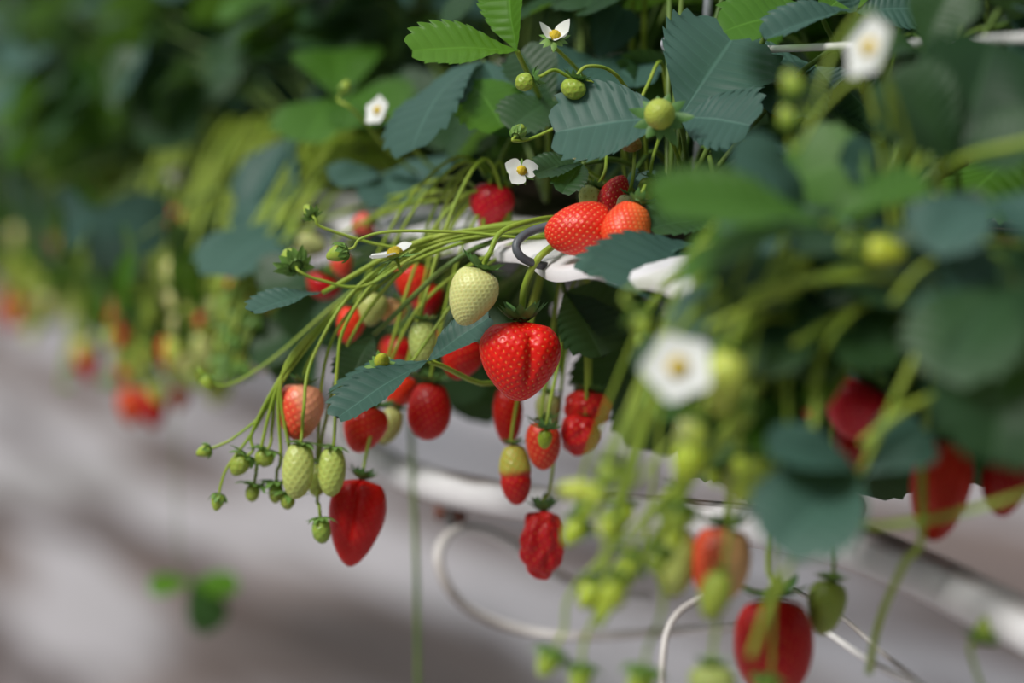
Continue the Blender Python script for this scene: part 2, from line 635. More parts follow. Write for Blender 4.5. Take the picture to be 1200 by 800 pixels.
def calyx_mesh(r, n=11, elev=(0.1, 0.9), seed=0, mat=None, wid=0.30, hole=0.16, var=0.25, rows=6):
    """star of pointed sepals round the stem; Z points to the stem; elev: how the sepals rise from root to tip"""
    rr = random.Random(seed)
    vs, fs = [Vector((0, 0, 0.0006))], []
    for i in range(n):
        a = 2 * PI * i / n
        vs.append(Vector((math.cos(a), math.sin(a), 0)) * r * hole)
    for i in range(n):
        fs.append((0, 1 + i, 1 + (i + 1) % n))
    for i in range(n):
        a = 2 * PI * (i + 0.5) / n + rr.uniform(-0.08, 0.08)
        Ls = r * (1 + rr.uniform(-var, var)) * (1 - hole)
        e0 = elev[0] + rr.uniform(-0.2, 0.2)
        e1 = elev[1] + rr.uniform(-0.45, 0.45)
        rad = Vector((math.cos(a), math.sin(a), 0))
        tan = Vector((-math.sin(a), math.cos(a), 0))
        p = rad * r * hole
        prev = (1 + i, 1 + (i + 1) % n)
        mprev = None
        for k in range(1, rows + 1):
            t = k / rows
            el = e0 + (e1 - e0) * t
            p = p + (rad * math.cos(el) + Vector((0, 0, 1)) * math.sin(el)) * (Ls / rows)
            w = r * wid * math.sin(PI * min(1, 0.18 + 0.82 * t)) * 0.62 + r * 0.01
            nrm = Vector((0, 0, 1)) * math.cos(el) - rad * math.sin(el)
            if k < rows:
                b = len(vs)
                vs.append(p - tan * w + nrm * w * 0.35)
                vs.append(p)
                vs.append(p + tan * w + nrm * w * 0.35)
                if mprev is None:
                    fs.append((prev[0], b, b + 1))
                    fs.append((prev[0], b + 1, prev[1]))
                    fs.append((prev[1], b + 1, b + 2))
                else:
                    fs.append((mprev, b, b + 1, mprev + 1)[::-1])
                    fs.append((mprev + 1, b + 1, b + 2, mprev + 2)[::-1])
                mprev = b
            else:
                b = len(vs)
                vs.append(p)
                fs.append((mprev, mprev + 1, b))
                fs.append((mprev + 1, mprev + 2, b))
    return mesh_from('calyx', vs, fs, mat or M_CALYX)


_bn = [0]


def axis_frame(pos, axis, twist=0.0):
    """Z along axis, -Y towards the camera side"""
    z = axis.normalized()
    y = (FWD - z * FWD.dot(z))
    if y.length < 1e-3:
        y = UPV.copy()
    y.normalize()
    x = y.cross(z)
    m = Matrix((x, y, z)).transposed().to_4x4()
    m.translation = pos
    return m @ Matrix.Rotation(twist, 4, 'Z')


def default_stem(pt, axis, root=None, way=None, lift=0.035):
    """from the calyx up over the trough's lip to the plant it grows from"""
    if root is None:
        dy = rnd.uniform(0.02, 0.10)
        root = Vector((XE + rnd.uniform(0.03, 0.07), pt.y + dy, ZE + 0.02))
        if pt.x > XE + 0.02:
            root.x = pt.x + rnd.uniform(0.0, 0.04)
    else:
        root = P(*root) if isinstance(root, tuple) else root
    pts = [pt.copy(), pt + axis.normalized() * (0.010 if not way else min(0.010, 0.35 * (P(*way[0]) - pt).length))]
    if way:
        pts += [P(*w) for w in way]
    else:
        top = max(root.z, pt.z) + rnd.uniform(0.4, 1.2) * lift
        a = pt.lerp(root, 0.35)
        a.z = pt.z + (top - pt.z) * 0.72
        b = pt.lerp(root, 0.72)
        b.z = top
        pts += [a, b]
    pts.append(root)
    return pts


def berry(label, top, tip, w, d, main=RED, dd=0.0, name='strawberry', hi=0, cal=1.0, cn=11, celev=(0.0, 0.7), cmat=None, root=None, way=None, srad=0.0009, smat=None, twist=0.0, group=None, stem=True, seeds=None, k=0.30, lift=0.035, caltilt=None, **kw):
    """top / tip: photo readings of the calyx end and the tip; w: width there; d: depth (dd: how much further the tip is)"""
    _bn[0] += 1
    p0, p1 = P(top[0], top[1], d), P(tip[0], tip[1], d + dd)
    ax = p0 - p1
    L = ax.length
    R = w / FPX * d * 0.5
    t = thing(name, label, 'strawberry', p0, group)
    res = {0: (36, 26), 1: (130, 96), 2: (230, 170)}[hi]
    ns = seeds or int(max(40, min(420, 2.4e5 * (L * R * 2))))
    me = fruit_mesh(L, R, nth=res[0], nph=res[1], nseeds=ns, main=main, seed=_bn[0], k=k, **kw)
    link('fruit', me, t, axis_frame((p0 + p1) * 0.5, ax, twist))
    if cal:
        up = ax.normalized() if caltilt is None else (ax.normalized() + N(*caltilt)).normalized()
        cr = max(R * 1.1, 0.006) * cal
        cm = calyx_mesh(cr, n=cn, elev=celev, seed=_bn[0], mat=cmat)
        link('calyx', cm, t, axis_frame(p0 - ax.normalized() * (0.05 * L), up))
    if stem:
        pts = default_stem(p0 - ax.normalized() * 0.05 * L, ax, root, way, lift)
        tube('stem', pts, srad, smat or M_STEM, t, r1=srad * 1.25, sides=7 if d < 1.9 else 5, n=6)
    return t


def bud(label, pos, size, d, axis=(0.2, 1, 0), root=None, way=None, group=None, mat=None, elev=(-0.7, -1.25), n=9, core=GREEN, srad=0.0008, fruit=True, lift=0.03):
    """closed flower or just-set fruit: sepals folded round a small green heart"""
    _bn[0] += 1
    p = P(*pos, d)
    ax = N(*axis)
    r = size / FPX * d * 0.5
    t = thing('flower_bud', label, 'flower bud', p, group)
    if fruit:
        me = fruit_mesh(r * 1.7, r * 0.62, nth=24, nph=18, nseeds=45, main=core, seed=_bn[0], seedc=SEED_G)
        link('fruit', me, t, axis_frame(p - ax * r * 0.8, ax))
    link('calyx', calyx_mesh(r * 1.25, n=n, elev=elev, seed=_bn[0], mat=mat or M_CALYX2, wid=0.34, var=0.2), t, axis_frame(p, ax))
    tube('stem', default_stem(p, ax, root, way, lift), srad, M_STEM, t, r1=srad * 1.3, sides=6, n=6)
    return t


def petal_mesh(L, W, cup, seed):
    vs, fs = [], []
    nu, nv = 8, 4
    for i in range(nu + 1):
        u = i / nu
        hw = W * 0.5 * math.sin(PI * (0.10 + 0.90 * u) ** 0.85) ** 0.75 if u < 1 else 0.02 * W
        hw = max(hw, 0.02 * W)
        for j in range(-nv, nv + 1):
            v = j / nv
            x = v * hw
            y = L * (u + 0.0 * v)
            z = cup * (y * y / L) + 0.25 * x * x / W + 0.04 * L * noise.noise(Vector((x * 200, y * 200, seed * 3)))
            vs.append(Vector((x, y, z)))
    c = 2 * nv + 1
    for i in range(nu):
        for j in range(2 * nv):
            a = i * c + j
            fs.append((a, a + 1, a + c + 1, a + c))
    return mesh_from('petal', vs, fs, M_PETAL)


def dome_mesh(name, r, h, mat, seed=0):
    vs, fs = [], []
    nr, na = 7, 20
    vs.append(Vector((0, 0, h)))
    for i in range(1, nr + 1):
        f = i / nr * PI * 0.5
        for j in range(na):
            a = 2 * PI * j / na
            b = 1 + (0.16 if (i + j) % 2 else -0.08)
            vs.append(Vector((r * math.sin(f) * math.cos(a) * b, r * math.sin(f) * math.sin(a) * b, h * math.cos(f) * b)))
    for j in range(na):
        fs.append((0, 1 + j, 1 + (j + 1) % na))
    for i in range(nr - 1):
        for j in range(na):
            a = 1 + i * na + j
            b = 1 + i * na + (j + 1) % na
            fs.append((a, a + na, b + na, b))
    return mesh_from(name, vs, fs, mat)


def flower(label, pos, size, d, face=(0, 0.3, 1), petals=5, cup=0.25, root=None, way=None, drop=(), start=0.0, group=None, plen=1.0):
    _bn[0] += 1
    p = P(*pos, d)
    nrm = N(*face)
    r = size / FPX * d * 0.5
    t = thing('strawberry_flower', label, 'flower', p, group)
    m = axis_frame(p, nrm)
    for i in range(petals):
        if i in drop:
            continue
        a = start + 2 * PI * i / petals
        pm = petal_mesh(r * plen, r * 1.22 * plen, cup, _bn[0] + i)
        link('petal', pm, t, m @ Matrix.Rotation(a, 4, 'Z') @ Matrix.Translation((0, r * 0.12, 0.0004 * (i % 2))))
    link('flower_heart', dome_mesh('flower_heart', r * 0.30, r * 0.28, M_STAMEN), t, m)
    link('calyx', calyx_mesh(r * 0.9, n=10, elev=(0.1, 0.2), seed=_bn[0], mat=M_CALYX2), t, axis_frame(p - nrm * r * 0.12, -nrm))
    tube('stem', default_stem(p - nrm * r * 0.13, -nrm, root, way), 0.0009, M_STEM, t, r1=0.0012, sides=6, n=6)
    return t

# ------------------------------------------------------------------ ground and trough
def quad_sheet(name, x0, x1, y0, y1, z, mat, nx=2, ny=2):
    vs, fs = [], []
    for i in range(nx + 1):
        for j in range(ny + 1):
            vs.append(Vector((x0 + (x1 - x0) * i / nx, y0 + (y1 - y0) * j / ny, z)))
    for i in range(nx):
        for j in range(ny):
            a = i * (ny + 1) + j
            fs.append((a, a + ny + 1, a + ny + 2, a + 1))
    return link(name, mesh_from(name, vs, fs, mat, smooth=False))


tag(quad_sheet('floor', -14, 14, -3, 34, 0.0, M_FLOOR), 'worn grey and brown ground sheet below the raised bed', kind='structure')

Y0, Y1 = 0.45, 5.6


def extrude(name, prof, mat, parent, y0=Y0, y1=Y1, n=80, wav=None, closed=False):
    vs, fs = [], []
    m = len(prof)
    for i in range(n + 1):
        y = y0 + (y1 - y0) * i / n
        for k, (x, z) in enumerate(prof):
            dx, dz = wav(y, k) if wav else (0, 0)
            vs.append(Vector((x + dx, y, z + dz)))
    for i in range(n):
        for k in range(m if closed else m - 1):
            a = i * m + k
            b = i * m + (k + 1) % m
            fs.append((a, b, b + m, a + m))
    return link(name, mesh_from(name, vs, fs, mat), parent)


trough = thing('growing_trough', 'raised dark growing trough with a white film lip under the strawberry plants', 'planter', Vector((XE + 0.2, 2.0, ZE - 0.1)))
sh = [(XE + 0.15, ZE - 0.004), (XE + 0.16, ZE - 0.03), (XE + 0.19, ZE - 0.06), (XE + 0.27, ZE - 0.07), (XE + 0.35, ZE - 0.06),
      (XE + 0.39, ZE - 0.03), (XE + 0.41, ZE), (XE + 0.40, ZE), (XE + 0.375, ZE - 0.03), (XE + 0.34, ZE - 0.05), (XE + 0.27, ZE - 0.06),
      (XE + 0.195, ZE - 0.05), (XE + 0.172, ZE - 0.03), (XE + 0.162, ZE - 0.004)]
extrude('trough_shell', sh, M_SHELL, trough, closed=True)


def film_wave(y, k):
    a = 0.0022 * math.sin(y * 31) + 0.0016 * math.sin(y * 67 + 1)
    s = max(0.0, 1.38 - y)
    return ((0.4 * a, a * (1.0 if k < 5 else 0.4) - 0.02 * s * min(1, s * 2)))


fp = [(XE - 0.001, ZE - 0.006), (XE - 0.002, ZE - 0.001), (XE + 0.001, ZE + 0.002), (XE + 0.012, ZE + 0.005), (XE + 0.028, ZE + 0.007),
      (XE + 0.045, ZE + 0.008), (XE + 0.16, ZE + 0.004)]
extrude('white_film', fp, M_FILM, trough, y0=y_at(1.285), y1=y_at(1.98), n=160, wav=film_wave)
extrude('substrate', [(XE + 0.075, ZE + 0.006), (XE + 0.12, ZE + 0.016), (XE + 0.2, ZE + 0.018), (XE + 0.3, ZE + 0.012), (XE + 0.385, ZE - 0.01)], M_SOIL, trough)

hk = thing('trough_hook', 'dark grey curved hook over the white film lip beside the red strawberry', 'hook', P(625, 300, 1.47))
tube('hook_bend', [P(668, 262, 1.475), P(646, 264, 1.475), P(622, 271, 1.472), P(608, 281, 1.468), P(605, 291, 1.466), P(611, 301, 1.466), P(624, 308, 1.47), P(640, 312, 1.478)], 0.0023, M_HOOK, hk, sides=10)

post = thing('support_post', 'thin grey steel post standing behind the big blue-green leaf', 'post', P(812, 262, 1.56))
tube('rod', [P(812, 262, 1.56), P(818, 180, 1.555), P(834, -60, 1.55)], 0.0027, M_STEEL, post, sides=12)
vs, fs = [], []
coil = []
pa, pb = P(830.0, 34, 1.55), P(831.5, 22, 1.55)
for i in range(49):
    a = 2 * PI * i / 12
    coil.append(pa.lerp(pb, i / 48) + RGT * math.cos(a) * 0.0034 + FWD * math.sin(a) * 0.0034)
coil += [P(818, 31, 1.545), P(800, 38, 1.54), P(786, 44, 1.535)]
for i in range(15):
    a = -0.4 + 2 * PI * i / 11
    coil.append(P(783 + 7.5 * math.cos(a), 52 + 8 * math.sin(a), 1.53 + 0.0006 * i))
tube('tie_wire', coil, 0.0006, M_STEEL, post, sides=6, n=2)

wire = tube('support_wire', [P(150, 96, 2.9), P(330, 93, 2.4), P(480, 85, 2.08), P(720, 68, 1.70), P(835, 61, 1.555), P(985, 54, 1.42), P(1210, 44, 1.24)], 0.0020, M_WIRE, None, sides=10)
tag(wire, 'straight white wire running along the top of the strawberry bed', 'wire')

# pipe and hoses below
pipe = tube('water_pipe', [P(330, 420, 2.35), P(400, 505, 2.05), P(450, 544, 1.92), P(500, 566, 1.83), P(560, 580, 1.75), P(640, 592, 1.68), P(760, 604, 1.58), P(880, 616, 1.47), P(985, 636, 1.375), P(1080, 672, 1.30), P(1230, 748, 1.19)], 0.0112, M_PIPE, None, sides=20, n=12)
tag(pipe, 'stained white pipe running below the trough', 'pipe')
hose = thing('coiled_hose', 'thin white hose hanging in a loop under the pipe', 'hose', P(538, 622, 1.8))
tube('hose_loop', [P(760, 702, 1.95), P(700, 694, 1.93), P(650, 674, 1.9), P(606, 642, 1.86), P(570, 623, 1.82), P(540, 620, 1.79), P(520, 634, 1.77), P(514, 656, 1.76), P(524, 686, 1.76), P(548, 712, 1.77), P(590, 732, 1.78), P(640, 743, 1.78), P(700, 745, 1.76), P(770, 741, 1.72), P(850, 735, 1.66), P(940, 728, 1.6)], 0.0033, M_HOSE, hose, sides=10)
tube('fitting', [P(515, 600, 1.80), P(528, 600, 1.795), P(541, 603, 1.79)], 0.0062, M_RUST, hose, sides=10)
tube('clip', [P(527, 586, 1.80), P(528, 604, 1.79), P(532, 622, 1.79)], 0.0036, M_SHELL, hose, sides=8)
dh = tube('drip_tube', [P(838, 690, 1.40), P(815, 704, 1.39), P(797, 716, 1.385), P(784, 735, 1.38), P(778, 760, 1.375), P(776, 800, 1.37), P(778, 850, 1.37)], 0.0018, M_HOSE, None, sides=8)
tag(dh, 'short curved white drip tube hanging beside the pale pink strawberry', 'tube')
for k, (pts, lab) in enumerate([
        ([P(930, 690, 1.52), P(985, 722, 1.45), P(1035, 765, 1.38), P(1095, 815, 1.30)], 'upper of two thin tubes crossing below the stained pipe'),
        ([P(915, 705, 1.50), P(968, 740, 1.43), P(1020, 775, 1.37), P(1075, 803, 1.31), P(1120, 822, 1.27)], 'lower of two thin tubes crossing below the stained pipe')]):
    tag(tube('drip_tube', pts, 0.0019 if k else 0.0013, M_WIRE if k else M_HOSE, None, sides=8), lab, 'tube', 'thin tubes below the pipe')

# ------------------------------------------------------------------ strawberry plants
FLOOR_EDGE = [(-400, 300), (0, 365), (60, 395), (120, 440), (230, 440), (300, 425), (380, 430), (440, 450), (520, 440), (640, 430), (700, 490), (780, 560), (860, 600), (1000, 640), (1300, 640)]


def floor_edge(x):
    for (x0, a), (x1, b) in zip(FLOOR_EDGE, FLOOR_EDGE[1:]):
        if x0 <= x <= x1:
            return a + (b - a) * (x - x0) / (x1 - x0)
    return 300


def blocked(p, drape=False):
    x, y, d = proj(p)
    if d < 1.0:
        return True
    if y > floor_edge(x) - 20:
        return True
    if d < 1.66 and 370 < x < 840 and 175 < y < 720:
        return True
    if d < 1.53 and 460 < x < 1000 and y < 270:
        return True
    if d < 1.80 and x < 500:
        return True
    if d < 1.40 and x < 1010:
        return True
    if d < 1.34 and y > 250:
        return True
    if d < 1.18:
        return True
    # keep the bare drooping stems below the lip of the far bed free of leaves
    if not drape and x < 480 and y > 60 + 0.20 * (x + 600) + 60 and p.x < XE + 0.03:
        return True
    return False


def plant_at(p, label, group=None):
    return thing('strawberry_plant', label, 'plant', p, group)


_lo = []


def low_leaf_mesh(i):
    """whole three-part leaf with its petiole, for plants too blurred to show leaflets apart"""
    if len(_lo) <= i:
        r = random.Random(100 + i)
        vs, fs, uvs, mi = [], [], [], []
        j = Vector((0, r.uniform(0.35, 0.6), r.uniform(0.75, 1.05)))
        tv, tf = tube_data(catmull([Vector((0, 0, 0)), Vector((0, j.y * 0.35, j.z * 0.62)), j], 4), 0.011, 0.008, 5)
        vs += tv
        fs += tf
        uvs += [(0.5, 0.5)] * len(tv)
        mi += [1] * len(tf)
        d0 = Vector((0, 1, r.uniform(-0.5, 0.05))).normalized()
        nr = Vector((r.uniform(-0.2, 0.2), 0.35, 1)).normalized()
        for a in (0, 1.35, -1.35):
            dd = Matrix.Rotation(a + r.uniform(-0.15, 0.15), 3, nr) @ d0
            lv = leaflet_data(teeth=8, sub=2, nv=3, seed=i * 3 + int(a * 2), wob=0.06, **VAR[r.randrange(len(VAR))])
            m = frame(j, dd, nr, 0.36 if a == 0 else 0.33)
            b = len(vs)
            vs += [m @ v for v in lv[0]]
            fs += [tuple(q + b for q in f) for f in lv[1]]
            uvs += lv[2]
            mi += [0] * len(lv[1])
        _lo.append([mesh_from('leaf', vs, fs, [mm, M_STEMDARK], uvs=uvs, fmat=mi) for mm in (M_LEAF, M_TEAL, M_MID)])
    return _lo[i]


for i in range(6):
    low_leaf_mesh(i)


def far_leaf(plant, crown, az, size, lean, which, drape=False):
    me = _lo[rnd.randrange(6)][which]
    m = Matrix.Translation(crown) @ Matrix.Rotation(az, 4, 'Z') @ Matrix.Rotation(-lean, 4, 'X') @ Matrix.Scale(size, 4)
    for q in (Vector((0, 0.5, 0.85)), Vector((0, 0.9, 0.75)), Vector((0.35, 0.5, 0.8)), Vector((-0.35, 0.5, 0.8))):
        if blocked(m @ q, drape):
            return False
    link('leaf', me, plant, m)
    return True


def rand_leaf(plant, crown):
    az = rnd.uniform(0, 2 * PI)
    hgt = rnd.uniform(0.03, 0.24)
    out = rnd.uniform(0.05, 0.17)
    o = Vector((math.cos(az), math.sin(az), 0))
    j = crown + o * out + Vector((0, 0, hgt))
    d0 = (o + Vector((0, 0, rnd.uniform(-0.9, 0.1))) + Vector((rnd.uniform(-.4, .4), rnd.uniform(-.4, .4), 0))).normalized()
    nr = (Vector((0, 0, 1)) + o * rnd.uniform(0.0, 0.9) + Vector((rnd.uniform(-.35, .35), rnd.uniform(-.35, .35), 0))).normalized()
    nr = (nr - d0 * nr.dot(d0)).normalized()
    L = rnd.uniform(0.048, 0.07)
    pts = [j, j + d0 * L]
    ls = []
    for a in (0, 1.3, -1.3):
        dd = Matrix.Rotation(a + rnd.uniform(-.15, .15), 3, nr) @ d0
        pts.append(j + dd * L)
        ls.append((dd, nr, L * (1 if a == 0 else 0.92), rnd.randrange(6), rnd.uniform(0.9, 1.1)))
    if any(blocked(q) for q in pts):
        return False
    d = proj(j)[2]
    mat = rnd.choices([M_LEAF, M_TEAL, M_YOUNG], [6, 4, 1.2 if hgt > 0.1 else 0.4])[0]
    add_leaf(plant, j, ls, mat, crown=crown, res='hi' if d < 1.75 else 'lo', prad=0.0013)
    return True


# near plants, each with the leaves that can be told apart
pA = plant_at(P(805, 235, 1.60), 'strawberry plant at the steel post whose big blue-green leaf carries a round green fruit')
px_leaf(pA, (797, 137, 1.455), [(862, 40, 1.49, (0.05, 0.45, 0.9), 0, 1.12), (650, 156, 1.46, (-0.1, 0.6, 0.8), 0, 0.92), (880, 148, 1.43, (0.15, 0.55, 0.85), 0, 1.25)], M_TEAL, mid=(805, 190, 1.53))
px_leaf(pA, (832, 288, 1.43), [(686, 322, 1.395, (-0.1, 0.85, 0.5), 0, 0.5), (742, 345, 1.36, (0.0, 0.7, 0.7), 0, 0.85), (905, 300, 1.38, (0, 0.7, 0.7), 0, 1.0)], M_TEAL, mid=(830, 255, 1.5))
px_leaf(pA, (683, 192, 1.50), [(629, 204, 1.485, (0, 0.8, 0.6), 1, 0.8), (660, 225, 1.48, (0, 0.6, 0.7), 1, 0.7)], M_LEAF, mid=(730, 190, 1.55))
px_leaf(pA, (738, 208, 1.53), [(728, 236, 1.50, (-0.6, 0.3, 0.7), 2, 1.0), (770, 222, 1.52, (0.2, 0.4, 0.8), 1, 1.0)], M_TEAL)
px_leaf(pA, (820, 205, 1.54), [(895, 232, 1.50, (0, 0.7, 0.7), 1, 1.0), (850, 180, 1.56, (0, 0.6, 0.7), 0, 1.0), (800, 250, 1.50, (0, 0.5, 0.8), 1, 1.0)], M_LEAF)
px_leaf(pA, (845, 262, 1.46), [(765, 268, 1.44, (0, 0.8, 0.5), 1, 0.9), (880, 300, 1.44, (0, 0.7, 0.6), 1, 1.0), (900, 240, 1.5, (0, 0.6, 0.6), 0, 1.0)], M_LEAF)

pB = plant_at(P(640, 235, 1.66), 'strawberry plant with a bright young leaf above the row of small green fruits')
px_leaf(pB, (606, 60, 1.49), [(482, 60, 1.47, (0.05, 0.75, 0.7), 0, 0.72), (598, -45, 1.50, (-0.75, 0.1, 0.7), 2, 0.9)], M_YOUNG, mid=(640, 140, 1.6), pmat=M_STEM)
px_leaf(pB, (566, 72, 1.62), [(488, 168, 1.58, (-0.7, 0.45, 0.5), 3, 0.9), (600, 158, 1.58, (0.3, 0.5, 0.8), 1, 0.95)], M_TEAL, mid=(620, 120, 1.7))
px_leaf(pB, (545, 92, 1.60), [(585, 145, 1.57, (0.2, 0.3, 0.9), 3, 0.9)], M_YOUNG, mid=(600, 130, 1.68))
px_leaf(pB, (650, 118, 1.57), [(610, 60, 1.58, (-0.2, 0.5, 0.8), 0, 1.0), (600, 150, 1.55, (-0.2, 0.5, 0.8), 1, 1.0), (715, 140, 1.55, (0.2, 0.5, 0.8), 0, 1.1)], M_LEAF)
px_leaf(pB, (700, 70, 1.62), [(730, 10, 1.62, (0, 0.4, 0.9), 0, 1.0), (640, 95, 1.6, (0, 0.6, 0.8), 1, 1.0), (745, 100, 1.58, (0.2, 0.5, 0.8), 1, 1.0)], M_TEAL)

pC = plant_at(P(985, 235, 1.55), 'strawberry plant behind the end of the white wire with dark folded leaves')
px_leaf(pC, (962, 18, 1.47), [(853, 36, 1.45, (0, 0.75, 0.6), 1, 0.85), (1010, -20, 1.5, (0, 0.6, 0.8), 0, 1.0)], M_YOUNG, mid=(1000, 110, 1.53))
px_leaf(pC, (1003, 14, 1.45), [(897, 47, 1.43, (0.1, 0.85, 0.45), 2, 0.55), (980, -50, 1.45, (-0.3, 0.5, 0.8), 0, 1.0), (1080, 10, 1.45, (0.3, 0.5, 0.8), 0, 1.0)], M_TEAL, mid=(1010, 110, 1.5))
px_leaf(pC, (955, 78, 1.51), [(862, 82, 1.49, (-0.1, 0.7, 0.7), 0, 1.0), (905, 130, 1.48, (0, 0.5, 0.85), 1, 1.0), (990, 120, 1.5, (0, 0.5, 0.85), 1, 1.0)], M_TEAL)
px_leaf(pC, (1040, 157, 1.50), [(985, 98, 1.50, (-0.2, 0.5, 0.8), 2, 1.0), (958, 168, 1.47, (-0.2, 0.6, 0.7), 1, 0.9), (1102, 105, 1.50, (0.3, 0.5, 0.8), 2, 1.0), (1100, 178, 1.47, (0.1, 0.6, 0.7), 1, 0.9), (1040, 215, 1.45, (0, 0.4, 0.9), 3, 0.9)], M_LEAF, pmat=M_STEM)

pD = plant_at(P(1120, 300, 1.22), 'foreground strawberry plant at the near end of the bed with large blurred green leaves')
px_leaf(pD, (968, 262, 1.15), [(768, 240, 1.13, (-0.05, 0.75, 0.6), 0, 0.62), (1085, 215, 1.15, (0.0, 0.8, 0.5), 0, 0.7), (800, 330, 1.16, (-0.1, 0.85, 0.4), 0, 0.5)], M_MID, mid=(1050, 290, 1.19), pmat=M_STEM)
px_leaf(pD, (1120, 185, 1.20), [(1040, 95, 1.20, (-0.2, 0.5, 0.8), 1, 1.0), (1160, 55, 1.22, (0.1, 0.5, 0.8), 1, 1.0), (1215, 165, 1.18, (0.3, 0.5, 0.8), 1, 1.0)], M_LEAF, mid=(1120, 250, 1.22))
px_leaf(pD, (1008, 555, 1.16), [(904, 528, 1.14, (-0.1, 0.75, 0.65), 1, 0.7), (914, 640, 1.13, (-0.2, 0.45, 0.9), 1, 0.9), (1082, 505, 1.17, (0.1, 0.55, 0.85), 1, 0.9)], M_TEAL, mid=(1080, 400, 1.16), pmat=M_STEM)
px_leaf(pD, (1190, 335, 1.13), [(1108, 440, 1.10, (-0.3, 0.55, 0.8), 1, 0.9), (1165, 535, 1.10, (0.0, 0.4, 0.9), 1, 0.8), (1270, 400, 1.10, (0.3, 0.5, 0.8), 1, 1.0)], M_LEAF, mid=(1170, 300, 1.17))
px_leaf(pD, (893, 352, 1.20), [(800, 398, 1.18, (0, 0.8, 0.6), 1, 0.9), (930, 420, 1.18, (0.1, 0.5, 0.85), 1, 0.8)], M_TEAL, mid=(1000, 310, 1.22))
px_leaf(pD, (1030, 275, 1.2), [(930, 290, 1.18, (0, 0.8, 0.6), 1, 0.8), (1130, 290, 1.18, (0, 0.7, 0.7), 1, 1.0), (1040, 355, 1.16, (0, 0.6, 0.8), 1, 0.9)], M_LEAF, mid=(1080, 280, 1.23))
px_leaf(pD, (1160, 235, 1.14), [(1090, 290, 1.12, (-0.2, 0.6, 0.8), 1, 0.9), (1230, 270, 1.12, (0.3, 0.5, 0.8), 1, 1.0)], M_TEAL, mid=(1150, 280, 1.2))
px_leaf(pD, (1080, 60, 1.25), [(1000, 50, 1.24, (0, 0.7, 0.7), 1, 0.9), (1120, -20, 1.25, (0, 0.6, 0.8), 1, 1), (1150, 100, 1.22, (0, 0.6, 0.8), 1, 1)], M_LEAF, mid=(1090, 180, 1.24))

rq = random.Random(33)
for i in range(34):
    x, y, d = rq.uniform(860, 1230), rq.uniform(215, 430), rq.uniform(1.14, 1.34)
    L = rq.uniform(95, 140)
    a = rq.uniform(-2.6, -0.5)
    tips = []
    for k in (0, 1.3, -1.3):
        tips.append((x + L * math.cos(a + k), y - 0.75 * L * math.sin(a + k), d - 0.02, (rq.uniform(-.3, .3), rq.uniform(0.4, 0.8), rq.uniform(0.5, 0.9)), rq.randrange(4), rq.uniform(0.8, 1.1)))
    if min(t[0] for t in tips) < 830 or (max(t[1] for t in tips) > 455 and d < 1.28):
        continue
    px_leaf(pD, (x, y, d), tips, rq.choice([M_LEAF, M_LEAF, M_TEAL, M_MID]), res='lo', mid=(x * 0.6 + 430, 300, d + 0.05), prad=0.0011, pmat=M_STEM if i % 2 else None)

for i in range(20):     # hanging in the shade below the lip at the near end
    x, y, d = rq.uniform(850, 1190), rq.uniform(425, 500), rq.uniform(1.40, 1.50)
    tips = [(x + rq.uniform(-50, 50), y + rq.uniform(75, 105), d, (rq.uniform(-.5, .5), 0.3, 0.9), rq.randrange(4), 1.0),
            (x - rq.uniform(70, 100), y + rq.uniform(10, 60), d, (-0.2, 0.4, 0.9), rq.randrange(4), 1.0),
            (x + rq.uniform(70, 100), y + rq.uniform(10, 60), d, (0.2, 0.4, 0.9), rq.randrange(4), 1.0)]
    px_leaf(pD, (x, y, d), tips, M_LEAF, res='lo', mid=(x, 380, d - 0.03), prad=0.0011)
for i in range(9):
    x, y, d = rq.uniform(835, 905), rq.uniform(395, 500), rq.uniform(1.22, 1.30)
    L = rq.uniform(70, 95)
    a = rq.uniform(-2.4, -0.8)
    px_leaf(pD, (x, y, d), [(x + L * math.cos(a + k), y - 0.8 * L * math.sin(a + k), d - 0.01, (rq.uniform(-.4, .4), 0.6, 0.7), rq.randrange(4), 0.9) for k in (0, 1.3, -1.3)],
            rq.choice([M_LEAF, M_MID]), res='lo', mid=(930, 360, d), prad=0.0011, pmat=M_STEM)

pE = plant_at(P(430, 230, 2.02), 'blurred strawberry plant with a tall dark upright leaf left of the white flower')
px_leaf(pE, (348, 160, 1.92), [(322, 298, 1.86, (-0.75, 0.25, 0.6), 1, 0.8), (290, 240, 1.90, (-0.4, 0.6, 0.6), 1, 0.7)], M_TEAL, mid=(400, 190, 2.0), pmat=M_STEM)
px_leaf(pE, (352, 268, 1.85), [(262, 318, 1.80, (-0.3, 0.7, 0.6), 3, 0.9)], M_TEAL, mid=(410, 240, 1.95))
px_leaf(pE, (400, 118, 1.85), [(360, 165, 1.8, (-0.3, 0.4, 0.9), 1, 1.0), (455, 140, 1.8, (0.2, 0.4, 0.9), 1, 1.0), (395, 60, 1.9, (0, 0.5, 0.8), 1, 1.0)], M_MID, mid=(420, 170, 1.95))
px_leaf(pE, (448, 205, 1.75), [(395, 215, 1.72, (0, 0.8, 0.6), 1, 0.8), (520, 205, 1.72, (0.1, 0.8, 0.6), 0, 0.8), (470, 245, 1.7, (0, 0.6, 0.8), 1, 0.8)], M_TEAL, mid=(450, 215, 1.9))

